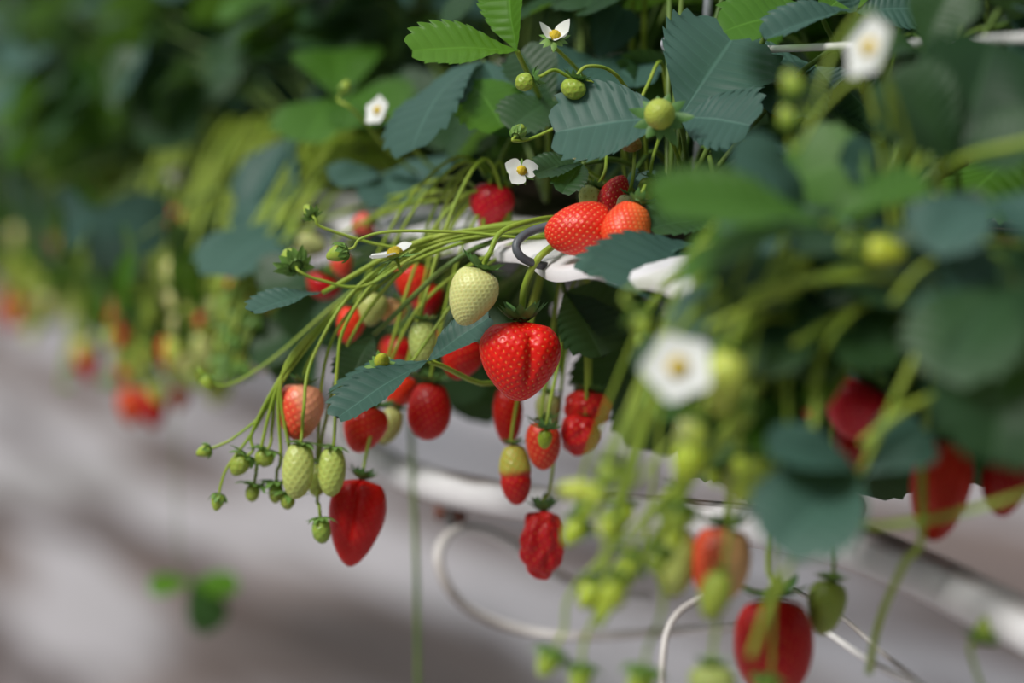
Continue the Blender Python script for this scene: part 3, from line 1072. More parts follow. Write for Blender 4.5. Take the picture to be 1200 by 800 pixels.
pF = plant_at(P(650, 262, 1.56), 'strawberry plant whose long stems arch over the film lip to the hanging fruit cluster')
px_leaf(pF, (502, 423, 1.50), [(388, 462, 1.51, (-0.05, 0.95, 0.25), 0, 0.62), (396, 490, 1.47, (0.1, 0.86, 0.42), 0, 0.5), (574, 372, 1.49, (0.0, 0.65, 0.75), 0, 0.62)], M_TEAL, mid=(590, 440, 1.56), pmat=M_STEM)
px_leaf(pF, (438, 392, 1.56), [(408, 452, 1.55, (-0.2, 0.3, 0.9), 2, 0.9)], M_LEAF, mid=(540, 300, 1.53))
px_leaf(pF, (378, 343, 1.54), [(296, 366, 1.52, (0.1, 0.93, 0.28), 0, 0.7)], M_TEAL, mid=(500, 280, 1.53), pmat=M_STEM)
px_leaf(pF, (662, 342, 1.56), [(705, 418, 1.54, (0.25, 0.35, 0.9), 2, 1.0), (745, 380, 1.56, (0.3, 0.4, 0.9), 1, 1.0)], M_LEAF, mid=(650, 300, 1.54))
px_leaf(pF, (735, 372, 1.62), [(720, 470, 1.62, (0.0, 0.3, 0.9), 3, 1.1), (800, 440, 1.62, (0.2, 0.3, 0.9), 1, 1.1), (775, 372, 1.62, (0.2, 0.6, 0.8), 1, 1.0)], M_LEAF, mid=(700, 330, 1.6))
px_leaf(pF, (790, 430, 1.66), [(760, 520, 1.66, (0.0, 0.3, 0.9), 3, 1.1), (840, 480, 1.66, (0.2, 0.3, 0.9), 1, 1.1), (730, 430, 1.66, (-0.2, 0.3, 0.9), 1, 1.1)], M_LEAF, mid=(760, 360, 1.64))
px_leaf(pF, (560, 350, 1.66), [(515, 385, 1.66, (-0.2, 0.4, 0.9), 3, 1.0), (600, 400, 1.66, (0.1, 0.4, 0.9), 3, 1.0), (560, 410, 1.64, (0, 0.3, 0.9), 1, 1.0)], M_LEAF, mid=(620, 310, 1.6))

rz = random.Random(12)
for i in range(13):     # shaded leaves behind the bundle of stems
    x, y, d = rz.uniform(350, 590), rz.uniform(300, 385), rz.uniform(1.70, 1.82)
    y += 0.12 * (x - 350)
    px_leaf(pF, (x, y, d), [(x + rz.uniform(-40, 40), y + rz.uniform(60, 90), d, (rz.uniform(-.5, .5), 0.35, 0.9), rz.randrange(4), 1.0),
                            (x - rz.uniform(60, 85), y + rz.uniform(-10, 50), d, (-0.3, 0.5, 0.8), rz.randrange(4), 1.0),
                            (x + rz.uniform(60, 85), y + rz.uniform(-10, 50), d, (0.3, 0.5, 0.8), rz.randrange(4), 1.0)], M_LEAF, res='lo', mid=(x * 0.6 + 260, y - 40, d - 0.08), prad=0.0011)
# the rest of the bed: three staggered rows of plants
n_near = 0
for row, xo in enumerate((0.09, 0.21, 0.33)):
    y = 1.05 + 0.07 * row
    while y < Y1 - 0.1:
        crown = Vector((XE + xo + rnd.uniform(-.02, .02), y + rnd.uniform(-.03, .03), ZE + 0.015))
        d = proj(crown)[2]
        px = proj(crown)[0]
        if d > 0.95 and px < 1290:
            if d < 2.0:
                lab = ('strawberry plant in the dense dark foliage at the back of the near bed', 'plants in the near part of the bed')
            else:
                lab = ('blurred strawberry plant in the far part of the bed', 'plants in the far part of the bed')
            pl = plant_at(crown, *lab)
            made = 0
            for _ in range(26 if d < 2.0 else 24):
                if d < 2.0:
                    made += rand_leaf(pl, crown)
                else:
                    made += far_leaf(pl, crown, rnd.uniform(0, 2 * PI), rnd.uniform(0.12, 0.20), rnd.uniform(-0.35, 0.9), rnd.choices([0, 1, 2], [5, 4, 2])[0])
                if made >= 18:
                    break
            if row == 0 and d > 1.75:       # leaves that droop over the lip and hang in its shade
                for _ in range(18):
                    made += far_leaf(pl, crown + Vector((rnd.uniform(-0.05, 0.12), rnd.uniform(-.08, .08), 0)), PI / 2 + rnd.uniform(-0.8, 0.8), rnd.uniform(0.10, 0.17), rnd.uniform(1.2, 2.6), rnd.choices([0, 1, 2], [3, 2, 6])[0], True)
            if row == 0 and d < 1.9:        # shaded leaves hanging under the lip
                for _ in range(22):
                    c2 = crown + Vector((rnd.uniform(-0.02, 0.10), rnd.uniform(-.08, .08), -0.01))
                    made += far_leaf(pl, c2, PI / 2 + rnd.uniform(-0.9, 0.9), rnd.uniform(0.10, 0.16), rnd.uniform(1.4, 2.5), 0, True)
            if made == 0:
                bpy.data.objects.remove(pl)
        y += 0.17 if d < 2.6 else 0.20

# foliage of the next bed, a solid mass far behind
vs, fs, uvs = [], [], []
r = random.Random(5)
for i in range(2600):
    p = Vector((XE + r.uniform(0.95, 1.5), r.uniform(1.5, 13), ZE + r.uniform(-0.25, 0.42)))
    az = r.uniform(0, 2 * PI)
    d0 = Vector((math.cos(az), math.sin(az), r.uniform(-0.8, 0.2))).normalized()
    nr = Vector((r.uniform(-.8, .3), r.uniform(-.6, .3), 1)).normalized()
    lv = leaflet_data(teeth=4, sub=2, nv=1, seed=i % 9, **VAR[i % 6])
    m = frame(p, d0, nr, r.uniform(0.07, 0.12))
    b = len(vs)
    vs += [m @ v for v in lv[0]]
    fs += [tuple(q + b for q in f) for f in lv[1]]
    uvs += lv[2]
tag(link('foliage', mesh_from('foliage', vs, fs, M_LEAF, uvs=uvs)), 'dense blurred green foliage of the next bed behind the first', 'foliage', kind='stuff')

# ------------------------------------------------------------------ fruit
HERO_STEM = [(614, 338, 1.475), (626, 310, 1.47), (643, 292, 1.475)]
RT = (690, 262, 1.53)
berry('bright red double-lobed strawberry hanging below the white film lip, largest of the sharp ones', (611, 372), (607, 470), 93, 1.48, (0.66, 0.010, 0.005), hi=2, k=0.27, pin=0.0, depth=0.85,
      grooves=((0.32, 0.17, 0.17, -0.8, 0.5), (0.15, 0.40, 0.12, 0.35, 1.2)), bulge=((0.95, 0.55, 0.09, 0.5, 0.5), (-0.8, 0.6, 0.07, 0.35, 0.5), (-0.9, 0.8, 0.05, -0.3, 0.4)), seeds=420, seedc=(0.74, 0.22, 0.05),
      celev=(0.45, 1.15), cal=0.72, cn=13, root=RT, way=HERO_STEM, srad=0.0016)
LIE = [(700, 246, 1.50), (690, 243, 1.52)]
berry('glossy red strawberry lying on its side on the white film lip', (724, 262), (638, 275), 64, 1.455, (0.64, 0.022, 0.008), hi=2, k=0.16, pin=-0.1, seeds=380, seedc=SEED_P, cal=0.7, celev=(0.3, 1.0), root=(735, 250, 1.56), way=[(733, 252, 1.50)])
berry('orange-red strawberry leaning on the lying red one on the white film', (748, 236), (722, 296), 56, 1.445, (0.72, 0.050, 0.012), dd=-0.005, hi=2, k=-0.08, pin=-0.2, seeds=360, seedc=SEED_P, sidec=(0.76, 0.15, 0.03), side=(0.8, -0.3, 0.5), sw=(0.1, 0.9), cal=0.7, celev=(0.3, 0.9), root=(770, 230, 1.55), way=[(757, 222, 1.50)])
berry('pointed red strawberry tip showing between two berries on the film', (708, 250), (732, 206), 34, 1.495, (0.60, 0.015, 0.02), hi=1, k=0.2, seeds=150, seedc=SEED_P, cal=0.5, root=(730, 262, 1.56), way=[(712, 262, 1.52)])
berry('small pale green strawberry peeping out behind the lying red one', (700, 218), (686, 246), 32, 1.50, WGREEN, hi=1, k=0.1, seedc=SEED_G, cmat=M_CALYX, root=(735, 235, 1.58))
berry('whitish strawberry wedged behind the orange-red one', (737, 226), (728, 262), 24, 1.475, (0.62, 0.58, 0.30), hi=1, k=0.1, seedc=SEED_G, root=(760, 225, 1.56))
berry('pale green-white unripe strawberry hanging beside the large red double-lobed one', (566, 312), (540, 381), 57, 1.462, (0.56, 0.57, 0.22), hi=2, k=0.26, seeds=400, seedc=(0.40, 0.36, 0.07), sidec=(0.42, 0.40, 0.13), side=(0.7, -0.2, -0.7), sw=(0.5, 1.2), cal=1.1, celev=(0.1, 0.85), cmat=M_CALYX, root=(680, 258, 1.53), way=[(574, 296, 1.46), (590, 270, 1.465), (640, 256, 1.49)], srad=0.0013)
berry('red strawberry crossed by a stem left of the grey hook, upper of two', (580, 212), (572, 262), 53, 1.60, CRIM, hi=1, k=0.1, seedc=SEED_Y, cal=0.8, root=(640, 215, 1.7))
berry('red strawberry left of the grey hook, lower of two', (582, 246), (578, 277), 40, 1.61, CRIM, hi=1, k=0.1, cal=0.6, root=(640, 225, 1.7))
berry('round yellow-green young fruit resting on the big blue-green leaf', (774, 138), (772, 129), 36, 1.425, (0.33, 0.40, 0.06), dd=-0.018, hi=1, k=0.05, depth=1.0, seeds=150, seedc=(0.40, 0.36, 0.06), cal=1.75, cn=11, celev=(0.05, 0.15), cmat=M_CALYX, root=(805, 235, 1.59), way=[(785, 160, 1.47), (800, 200, 1.53)])
berry('small yellow-green fruit left of two above the fuzzy bud', (626, 92), (604, 100), 22, 1.47, GREEN, hi=1, k=0.0, seedc=SEED_G, cal=1.3, celev=(0.1, 1.0), root=(700, 175, 1.57), way=[(650, 82, 1.475), (670, 92, 1.48), (700, 105, 1.49)])
berry('small yellow-green fruit right of two above the fuzzy bud', (676, 92), (668, 116), 30, 1.465, GREEN, hi=1, k=0.0, seedc=SEED_G, cal=1.2, celev=(0.1, 0.9), root=(700, 175, 1.57), way=[(688, 78, 1.47), (710, 80, 1.48), (728, 95, 1.49), (735, 120, 1.52)])
berry('tiny brownish fruit under the edge of the big blue-green leaf', (740, 158), (736, 178), 29, 1.49, (0.28, 0.17, 0.04), hi=1, k=0.0, seedc=SEED_G, cal=0.9, root=(790, 215, 1.58))
berry('small round green fruit in the shade right of the pointed red tip', (762, 206), (758, 234), 25, 1.50, GREEN, hi=1, k=0.0, seedc=SEED_G, cal=1.0, root=(800, 230, 1.58))

# the cluster of long stems
WL = lambda a, b: [(a, b, 1.545), (455, 318, 1.545), (540, 272, 1.53), (610, 258, 1.53)]
def way_left(x, j=0.0):
    return [(x, 400 + j, 1.55), (x + 45, 335 + j, 1.548), (520 + j, 280, 1.535), (600, 258 + 0.5 * j, 1.53)]
berry('pinkish half-ripe strawberry above the green ones in the hanging cluster', (356, 446), (347, 516), 56, 1.555, (0.74, 0.30, 0.17), hi=1, k=0.18, sidec=(0.72, 0.07, 0.03), side=(-0.8, -0.3, -0.5), sw=(-0.1, 0.5), seedc=SEED_P, cal=0.7, root=RT, way=way_left(372, 6), celev=(0.2, 0.9))
berry('long deep red strawberry at the bottom of the hanging cluster', (425, 556), (409, 664), 68, 1.57, RED, hi=1, k=0.28, pin=0.12, seedc=(0.50, 0.05, 0.015), grooves=((-0.15, 0.16, 0.2, -0.7, 0.9),), cal=0.62, celev=(0.4, 1.0), cn=10, cmat=M_CALYX, root=RT, way=[(432, 520, 1.58), (455, 430, 1.59), (500, 350, 1.58), (590, 290, 1.55)])
berry('pale green long strawberry left of the pair beneath the pinkish one', (353, 515), (346, 585), 38, 1.54, (0.42, 0.48, 0.13), hi=1, k=0.02, seedc=SEED_G, cal=1.05, celev=(-0.1, -0.2), cmat=M_CALYX2, root=RT, way=[(356, 480, 1.525), (366, 420, 1.53), (420, 335, 1.535), (520, 275, 1.53)], smat=M_STEM)
berry('pale green long strawberry right of the pair beneath the pinkish one', (391, 520), (387, 582), 33, 1.54, (0.37, 0.45, 0.10), hi=1, k=0.02, seedc=SEED_G, cal=1.1, celev=(-0.1, -0.2), cmat=M_CALYX2, root=RT, way=[(393, 480, 1.535), (395, 430, 1.535), (405, 380, 1.535), (450, 320, 1.535), (540, 272, 1.53)])
berry('small green fruit between the two pale green long ones', (372, 540), (371, 582), 26, 1.565, (0.32, 0.40, 0.08), hi=1, k=0.05, seedc=SEED_G, cal=1.0, cmat=M_CALYX2, root=RT, way=way_left(384, 12))
W2 = [(285, 500, 1.545), (330, 440, 1.545), (385, 370, 1.545), (460, 305, 1.54), (560, 268, 1.53)]
for lab, tp, tt, w, d in [
        ('dark green young fruit at the far end of a side stem of the cluster', (291, 533), (272, 556), 22, 1.55),
        ('green young fruit with a big calyx just left of the pale green pair', (314, 526), (306, 546), 24, 1.55),
        ('small olive fruit lowest on the left of the hanging cluster', (298, 566), (294, 588), 17, 1.56),
        ('small olive fruit beside the left pale green strawberry', (324, 562), (322, 590), 17, 1.56),
        ('tiny green fruit under the left pale green strawberry', (338, 576), (336, 597), 18, 1.55)]:
    berry(lab, tp, tt, w, d, (0.26, 0.34, 0.05), hi=1, k=0.05, seedc=SEED_G, cal=1.9, celev=(-0.1, -0.3), cmat=M_CALYX2, root=RT, way=[(tp[0] + 5, tp[1] - 28, 1.55)] + W2[1:])
berry('small green fruit with pale sepals hanging below the pale green pair', (375, 604), (378, 637), 22, 1.545, (0.22, 0.32, 0.05), hi=1, k=0.0, seedc=SEED_G, cal=1.5, celev=(-0.3, -0.5), cmat=M_CALYX2, root=RT, way=[(372, 580, 1.56), (380, 500, 1.57), (420, 380, 1.55), (520, 285, 1.535)])
bud('closed green bud at the end of the side stem left of the pinkish strawberry', (248, 525), 24, 1.55, (0.9, 0.35, 0), root=RT, way=[(275, 512, 1.55), (310, 482, 1.55), (350, 420, 1.548), (440, 320, 1.54), (560, 268, 1.53)])
bud('closed green bud lowest left on the hanging cluster', (257, 578), 26, 1.55, (0.2, 0.95, 0), root=RT, way=[(268, 545, 1.55), (300, 500, 1.55), (345, 420, 1.548), (440, 322, 1.54), (560, 268, 1.53)])
bud('green bud right of the pale green leaf edge at the upper left of the cluster', (347, 312), 42, 1.53, (0.3, -0.4, 0.5), root=RT, way=[(375, 328, 1.53), (430, 334, 1.535), (520, 285, 1.53)], n=13, elev=(-0.2, -0.6))
bud('fuzzy green bud at the end of the long thin arching stem', (408, 292), 34, 1.49, (0.8, 0.3, 0), root=RT, way=[(424, 279, 1.49), (460, 271, 1.49), (540, 272, 1.49), (620, 279, 1.49), (660, 274, 1.51)], n=12, elev=(-0.6, -1.2))
bud('small green bud above the white side-facing flower', (366, 252), 22, 1.52, (0.4, -0.5, 0.4), root=RT, way=[(382, 268, 1.52), (470, 290, 1.53), (560, 272, 1.53)], n=11, elev=(0, -0.5))
bud('small open calyx with a yellow heart among leaves below the cluster of stems', (447, 428), 30, 1.50, (-0.1, -0.5, -0.8), root=(650, 268, 1.55), way=[(470, 440, 1.53), (560, 320, 1.55)], n=13, elev=(0.1, -0.3), core=(0.36, 0.40, 0.03))
bud('pale blurred bud behind the cluster stems near the ground', (238, 440), 26, 1.62, (-0.4, 0.7, 0), root=(560, 285, 1.62), way=[(262, 452, 1.62), (320, 420, 1.62), (430, 330, 1.62)])
bud('fuzzy pale green bud left of the white flower at the big leaf', (604, 160), 26, 1.47, (-0.35, -0.6, 0.5), root=(735, 190, 1.57), way=[(620, 163, 1.475), (650, 150, 1.478), (690, 128, 1.48), (720, 120, 1.51)], n=11, elev=(-0.5, -1.0))
bud('pale green bud with folded sepals beside the blurred white flower', (400, 110), 22, 1.66, (-0.4, -0.8, 0), root=(520, 230, 1.75), way=[(415, 130, 1.66), (460, 180, 1.7)])

# berries behind the cluster
RB = (600, 268, 1.60)
for lab, tp, tt, w, d, col, kw in [
        ('red strawberry tucked under the long serrated leaf', (438, 472), (416, 530), 52, 1.59, (0.58, 0.02, 0.008), {}),
        ('long red strawberry right of the long serrated leaf', (506, 444), (500, 516), 52, 1.60, (0.46, 0.003, 0.006), dict(k=-0.05)),
        ('red strawberry half hidden behind the big double-lobed one', (552, 392), (530, 444), 50, 1.60, RED, {}),
        ('orange-red strawberry behind the tip of the serrated leaf', (474, 436), (462, 478), 40, 1.62, SCARLET, {}),
        ('red strawberry below the side-facing white flower', (488, 306), (480, 354), 46, 1.62, (0.62, 0.02, 0.01), {}),
        ('dark red strawberry among the stems right of the side-facing flower', (503, 330), (497, 372), 40, 1.66, DEEP, {}),
        ('peach-coloured strawberry among the stems of the cluster', (468, 352), (452, 378), 30, 1.62, PEACH, dict(seedc=SEED_P)),
        ('scarlet strawberry seen between the bundled stems', (417, 358), (404, 402), 34, 1.62, SCARLET, {}),
        ('pale green long strawberry left of the tip of the green-white one', (496, 372), (494, 426), 33, 1.56, (0.40, 0.48, 0.13), dict(seedc=SEED_G, cmat=M_CALYX2, k=0.05)),
        ('pale strawberry behind the red one under the serrated leaf', (466, 476), (446, 520), 30, 1.62, (0.36, 0.38, 0.12), dict(seedc=SEED_G, k=0.05)),
        ('pale green strawberry hidden behind the bundle of stems', (440, 340), (432, 382), 36, 1.61, (0.38, 0.42, 0.12), dict(seedc=SEED_G)),
        ('dark red strawberry deep behind the bundle of stems', (385, 322), (372, 350), 42, 1.72, DEEP, {}),
        ('pink strawberry on the bed above the bundle of stems', (438, 258), (412, 270), 30, 1.70, (0.60, 0.10, 0.07), {}),
        ('red strawberry on the film behind the bundle of stems', (398, 296), (404, 326), 26, 1.70, (0.58, 0.06, 0.03), {}),
        ('cream strawberry behind the fuzzy arching bud', (345, 284), (384, 292), 30, 1.80, (0.40, 0.42, 0.16), dict(seedc=SEED_G)),
        ('dark red strawberry in the shade behind the pale long one', (470, 392), (462, 440), 44, 1.70, DEEP, {}),
        ('dark red strawberry in the gap right of the pale long one', (516, 372), (520, 404), 34, 1.70, DEEP, {})]:
    kw2 = dict(k=0.25)
    kw2.update(kw)
    berry(lab, tp, tt, w, d, col, hi=1 if d < 1.63 else 0, root=RB, **kw2)

# below the film lip, right of the big one
RC = (690, 300, 1.62)
berry('narrow deep red strawberry directly below the large double-lobed one', (594, 448), (596, 522), 36, 1.61, RED, hi=1, k=0.15, root=RC, cal=0.7)
berry('orange-red strawberry with a little green fruit in front of it', (636, 490), (637, 551), 42, 1.575, (0.62, 0.035, 0.012), hi=1, k=0.15, root=RC, seedc=SEED_P)
berry('tiny bright green fruit in front of the orange-red strawberry', (640, 502), (637, 526), 17, 1.55, (0.30, 0.42, 0.03), hi=1, k=0.1, seedc=SEED_G, cal=1.7, celev=(0.1, 0.9), cmat=M_CALYX, root=RC, way=[(645, 470, 1.555), (655, 420, 1.57), (665, 350, 1.58)])
berry('knobbly red strawberry, upper half of the double fruit hanging right of the large one', (690, 455), (686, 503), 54, 1.60, (0.50, 0.012, 0.012), hi=1, k=0.05, knob=0.15, root=RC, cal=0.8)
berry('knobbly red strawberry, lower half of the double fruit hanging right of the large one', (684, 484), (675, 534), 47, 1.59, (0.52, 0.008, 0.012), hi=1, k=0.1, knob=0.15, root=RC, cal=0.4)
berry('half green and half red strawberry in the low cluster', (602, 516), (606, 592), 39, 1.585, (0.48, 0.008, 0.010), hi=1, k=-0.05, pin=0.1, shoulder=(0.42, 0.42, 0.07), sh=(-0.10, 0.12), root=RC, cal=0.8, bulge=((0, 3, -0.12, -0.12, 0.12),))
berry('knobbly dark red strawberry lowest in the cluster below the large one', (637, 594), (634, 678), 52, 1.59, (0.54, 0.008, 0.014), hi=1, k=0.0, pin=0.2, knob=0.28, root=RC, way=[(645, 570, 1.60), (655, 480, 1.61), (668, 380, 1.61)], cal=0.9, celev=(0.5, 1.2), cmat=M_CALYX)
berry('pale green-white strawberry behind the orange-red one in the low cluster', (643, 458), (642, 500), 31, 1.61, (0.38, 0.42, 0.15), hi=1, k=0.1, seedc=SEED_G, root=RC)

# near right cluster
RD = (960, 345, 1.30)
RE_ = (1120, 330, 1.24)
for lab, tp, tt, w, d, col, kw in [
        ('large dark red strawberry behind the slanting stem at the right', (1022, 448), (990, 512), 86, 1.30, CRIM, dict(root=RE_)),
        ('crimson strawberry left of the large dark red one', (950, 440), (928, 490), 62, 1.33, CRIM, dict(root=RD)),
        ('dark red strawberry under the large one behind two blue-green leaflets', (1008, 498), (1002, 556), 62, 1.34, DEEP, dict(root=RD)),
        ('long orange-red strawberry beside the dark leaves at the right', (1112, 505), (1092, 634), 74, 1.30, (0.60, 0.022, 0.008), dict(root=RE_, k=0.2, grooves=((0.1, 0.3, 0.08, -0.5, 0.6),))),
        ('dark red strawberry at the right edge beyond the long orange-red one', (1182, 530), (1172, 606), 56, 1.30, DEEP, dict(root=RE_)),
        ('dark red strawberry hidden behind the lower blue-green leaflet', (992, 570), (982, 634), 56, 1.36, DEEP, dict(root=RD)),
        ('big deep red strawberry at the bottom of the near cluster', (905, 694), (908, 822), 94, 1.32, (0.46, 0.004, 0.008), dict(root=RD, k=0.1, way=[(900, 650, 1.33), (915, 500, 1.33)])),
        ('small red strawberry above the yellow flower heart', (893, 358), (896, 388), 24, 1.34, (0.60, 0.02, 0.01), dict(root=RD)),
        ('small orange strawberry among green stems right of the open flower', (926, 388), (908, 424), 34, 1.32, ORANGE, dict(root=RD)),
        ('pale pink strawberry blushing red on one side near the drip tube', (850, 612), (838, 708), 72, 1.27, (0.66, 0.38, 0.17), dict(root=RD, k=0.12, sidec=(0.66, 0.07, 0.03), side=(-1, -0.2, 0.1), sw=(-0.1, 0.6), seedc=SEED_P, way=[(856, 570, 1.27), (890, 420, 1.25)])),
        ('pale green strawberry left of the pale pink one', (792, 612), (788, 700), 52, 1.27, (0.44, 0.50, 0.13), dict(root=RD, k=0.1, seedc=SEED_G, cmat=M_CALYX2)),
        ('green strawberry in front of the pale pink one', (846, 666), (830, 726), 38, 1.20, (0.35, 0.44, 0.06), dict(root=RD, k=0.1, seedc=SEED_G, cmat=M_CALYX2)),
        ('green strawberry right of the big deep red one', (974, 676), (962, 744), 46, 1.33, (0.24, 0.33, 0.05), dict(root=RD, k=0.2, seedc=SEED_G, cmat=M_CALYX2)),
        ('blurred olive strawberry under the blue-green leaflet', (950, 615), (940, 656), 46, 1.16, (0.34, 0.40, 0.05), dict(root=RD, seedc=SEED_G)),
        ('blurred yellow-green strawberry right of the open white flower', (858, 408), (840, 486), 46, 1.14, (0.45, 0.52, 0.08), dict(root=(960, 340, 1.18), seedc=SEED_G, cmat=M_CALYX2)),
        ('blurred yellow-green strawberry on the stems above the right cluster', (1012, 290), (1062, 300), 36, 1.15, (0.42, 0.48, 0.04), dict(root=(1120, 290, 1.2), seedc=SEED_G, cmat=M_CALYX2)),
        ('blurred green fruit below the open white flower', (815, 520), (800, 566), 44, 1.16, (0.34, 0.44, 0.03), dict(root=(940, 360, 1.18), seedc=SEED_G, cmat=M_CALYX2)),
        ('blurred green fruit right of the green fruit below the flower', (905, 540), (860, 590), 40, 1.17, (0.36, 0.46, 0.05), dict(root=(960, 360, 1.2), seedc=SEED_G, cmat=M_CALYX2)),
        ('pale green fruit cut by the bottom edge of the picture', (836, 776), (834, 830), 56, 1.2, (0.42, 0.50, 0.14), dict(root=RD, seedc=SEED_G, cmat=M_CALYX2)),
        ('blurred long yellow-green fruit left of the pale green one', (700, 578), (652, 572), 26, 1.17, (0.45, 0.52, 0.07), dict(root=(930, 370, 1.2), seedc=SEED_G, cmat=M_CALYX2, way=[(740, 570, 1.17), (830, 470, 1.18)])),
        ('dull orange strawberry in the shade under the foreground leaf', (1000, 372), (960, 400), 44, 1.38, (0.40, 0.12, 0.02), dict(root=RE_))]:
    kw2 = dict(k=0.22)
    kw2.update(kw)
    berry(lab, tp, tt, w, d, col, hi=1, srad=0.0010, **kw2)

for lab, pos, s, d, ax, rt in [
        ('blurred pale bud below the open white flower', (745, 366), 40, 1.18, (-0.3, 0.6, -0.3), (930, 345, 1.2)),
        ('blurred green bud on a stem left of the near cluster', (720, 540), 46, 1.16, (0.3, 0.8, -0.3), (930, 380, 1.2)),
        ('blurred green bud above the pale green strawberry', (800, 590), 50, 1.19, (0.2, 0.8, -0.3), (940, 380, 1.2)),
        ('green bud at the left of the bottom edge', (650, 760), 46, 1.22, (0.4, 0.8, -0.2), (900, 400, 1.25)),
        ('green bud right of the leftmost bottom bud', (682, 778), 46, 1.22, (0.1, 0.9, -0.2), (905, 400, 1.25)),
        ('green bud at the bottom edge below the drip tube', (755, 780), 56, 1.20, (0.2, 0.9, -0.2), (910, 400, 1.25)),
        ('green bud standing alone at the lower right', (1150, 752), 42, 1.22, (-0.3, -0.9, 0), (1200, 860, 1.25)),
        ('blurred bud left of the green fruit in front of the pale pink berry', (775, 640), 44, 1.20, (0.2, 0.8, -0.3), (930, 390, 1.2)),
        ('blurred bud high up before the dark leaves', (925, 150), 34, 1.18, (0.2, -0.8, 0), (1050, 300, 1.2)),
        ('blurred bud below the high blurred bud', (935, 112), 40, 1.16, (0.4, -0.8, 0), (1060, 300, 1.2)),
        ('blurred bud in the leaves above the near cluster', (870, 470), 50, 1.15, (0.2, 0.8, -0.3), (950, 350, 1.2)),
        ('pale bud beneath the foreground leaf at the right edge', (1085, 238), 40, 1.30, (-0.5, -0.4, 0.5), (1130, 300, 1.3)),
        ('blurred bud beside the big deep red strawberry', (900, 790), 44, 1.22, (0.2, 0.9, -0.2), (930, 400, 1.25)),
        ('blurred small bud by the dark foliage below the film lip', (752, 390), 26, 1.30, (0.1, 0.9, -0.2), (900, 345, 1.3))]:
    way = [(rt[0] + 30, rt[1] + 160, rt[2])] if pos[1] > 700 and rt[1] > 800 else ([(pos[0] + 22, pos[1] - 70, d), (pos[0] * 0.3 + 555, 610, d), (885, 470, 1.21)] if pos[1] > 700 and pos[0] < 850 else None)
    bud(lab, pos, s, d, ax, root=rt, way=way, n=11, elev=(-0.25, -0.8), srad=0.0009)

rn = random.Random(44)
for i in range(20):
    x, y, d = rn.uniform(690, 905), rn.uniform(470, 690), rn.uniform(1.14, 1.26)
    if x < 780 and y < 520:
        y += 90
    if x > 770 and y > 575:
        x -= 95
    rt = (rn.uniform(880, 980), rn.uniform(350, 400), 1.2)
    s_ = rn.uniform(30, 52)
    if i % 3 == 2:
        berry('blurred green fruit in the crowded near cluster', (x, y), (x - 8, y + s_), s_ * 0.62, d, rn.choice([GREEN, WGREEN, (0.40, 0.50, 0.06)]), cal=1.3, cmat=M_CALYX2, root=rt, seedc=SEED_G, group='blurred green fruit of the near cluster')
    else:
        bud('blurred green bud in the crowded near cluster', (x, y), s_, d, (rn.uniform(-.2, .6), 0.8, -0.3), root=rt, group='blurred buds of the near cluster', n=12, elev=(rn.uniform(-.5, .3), rn.uniform(-1.0, .2)), core=(0.36, 0.46, 0.04))

# ------------------------------------------------------------------ flowers
flower('white strawberry flower with a yellow heart above the red berry left of the hook', (611, 200), 38, 1.485, face=(0.25, 0.25, 0.9), petals=5, drop=(1, 4), start=-0.5, cup=0.1, root=(700, 215, 1.57), way=[(625, 205, 1.50), (660, 190, 1.53)])
flower('blurred white flower with a yellow heart at the upper left of the sharp leaves', (443, 130), 34, 1.66, face=(-0.55, 0.25, 0.6), cup=0.2, root=(540, 230, 1.75), way=[(455, 140, 1.67), (490, 180, 1.7)])
flower('white flower seen from the side above the bundled stems', (463, 298), 60, 1.50, face=(-0.3, 0.78, 0.08), petals=5, drop=(2, 3), start=0.9, cup=0.3, root=(640, 262, 1.55), way=[(480, 308, 1.52), (540, 285, 1.53)])
flower('small white flower half hidden behind the small dark leaf', (676, 186), 26, 1.535, face=(0, 0.9, 0.3), drop=(0,), root=(720, 220, 1.57), way=[(680, 195, 1.54)])
flower('blurred white flower with a yellow heart in front of the near cluster', (795, 431), 78, 1.12, face=(-0.1, 0.25, 0.95), cup=0.12, root=(930, 345, 1.17), way=[(815, 445, 1.14), (860, 390, 1.15)])
flower('blurred white flower turned sideways before the dark leaves at the top right', (1020, 57), 72, 1.16, face=(-0.72, 0.25, 0.45), cup=0.15, root=(1100, 290, 1.2), way=[(1032, 70, 1.165), (1060, 150, 1.18)])
flower('blurred white flower at the right edge of the near cluster', (1190, 518), 66, 1.14, face=(-0.4, 0.3, 0.7), root=(1200, 400, 1.18), way=[(1200, 500, 1.15)])
flower('white flower in the shade above the long orange-red strawberry', (1112, 462), 44, 1.34, face=(-0.2, 0.4, 0.8), root=(1130, 350, 1.34))
flower('white flower left of the shaded one above the orange-red strawberry', (1096, 432), 36, 1.36, face=(0.3, 0.4, 0.8), root=(1130, 350, 1.36))
flower('blurred white flower with yellow heart at the upper right edge', (1194, 150), 44, 1.2, face=(-0.6, 0.3, 0.6), root=(1210, 290, 1.2), way=[(1204, 160, 1.2)])
flower('tiny blurred white flower above the far red berry', (206, 206), 22, 2.2, face=(-0.2, 0.4, 0.8), root=(300, 220, 2.3))
flower('withered flower with curled white petals above the small green fruits', (650, 42), 44, 1.485, face=(0.05, 0.55, 0.6), petals=5, drop=(0, 2), start=0.3, cup=1.1, plen=0.75, root=(720, 170, 1.58), way=[(655, 60, 1.51), (690, 100, 1.55)])

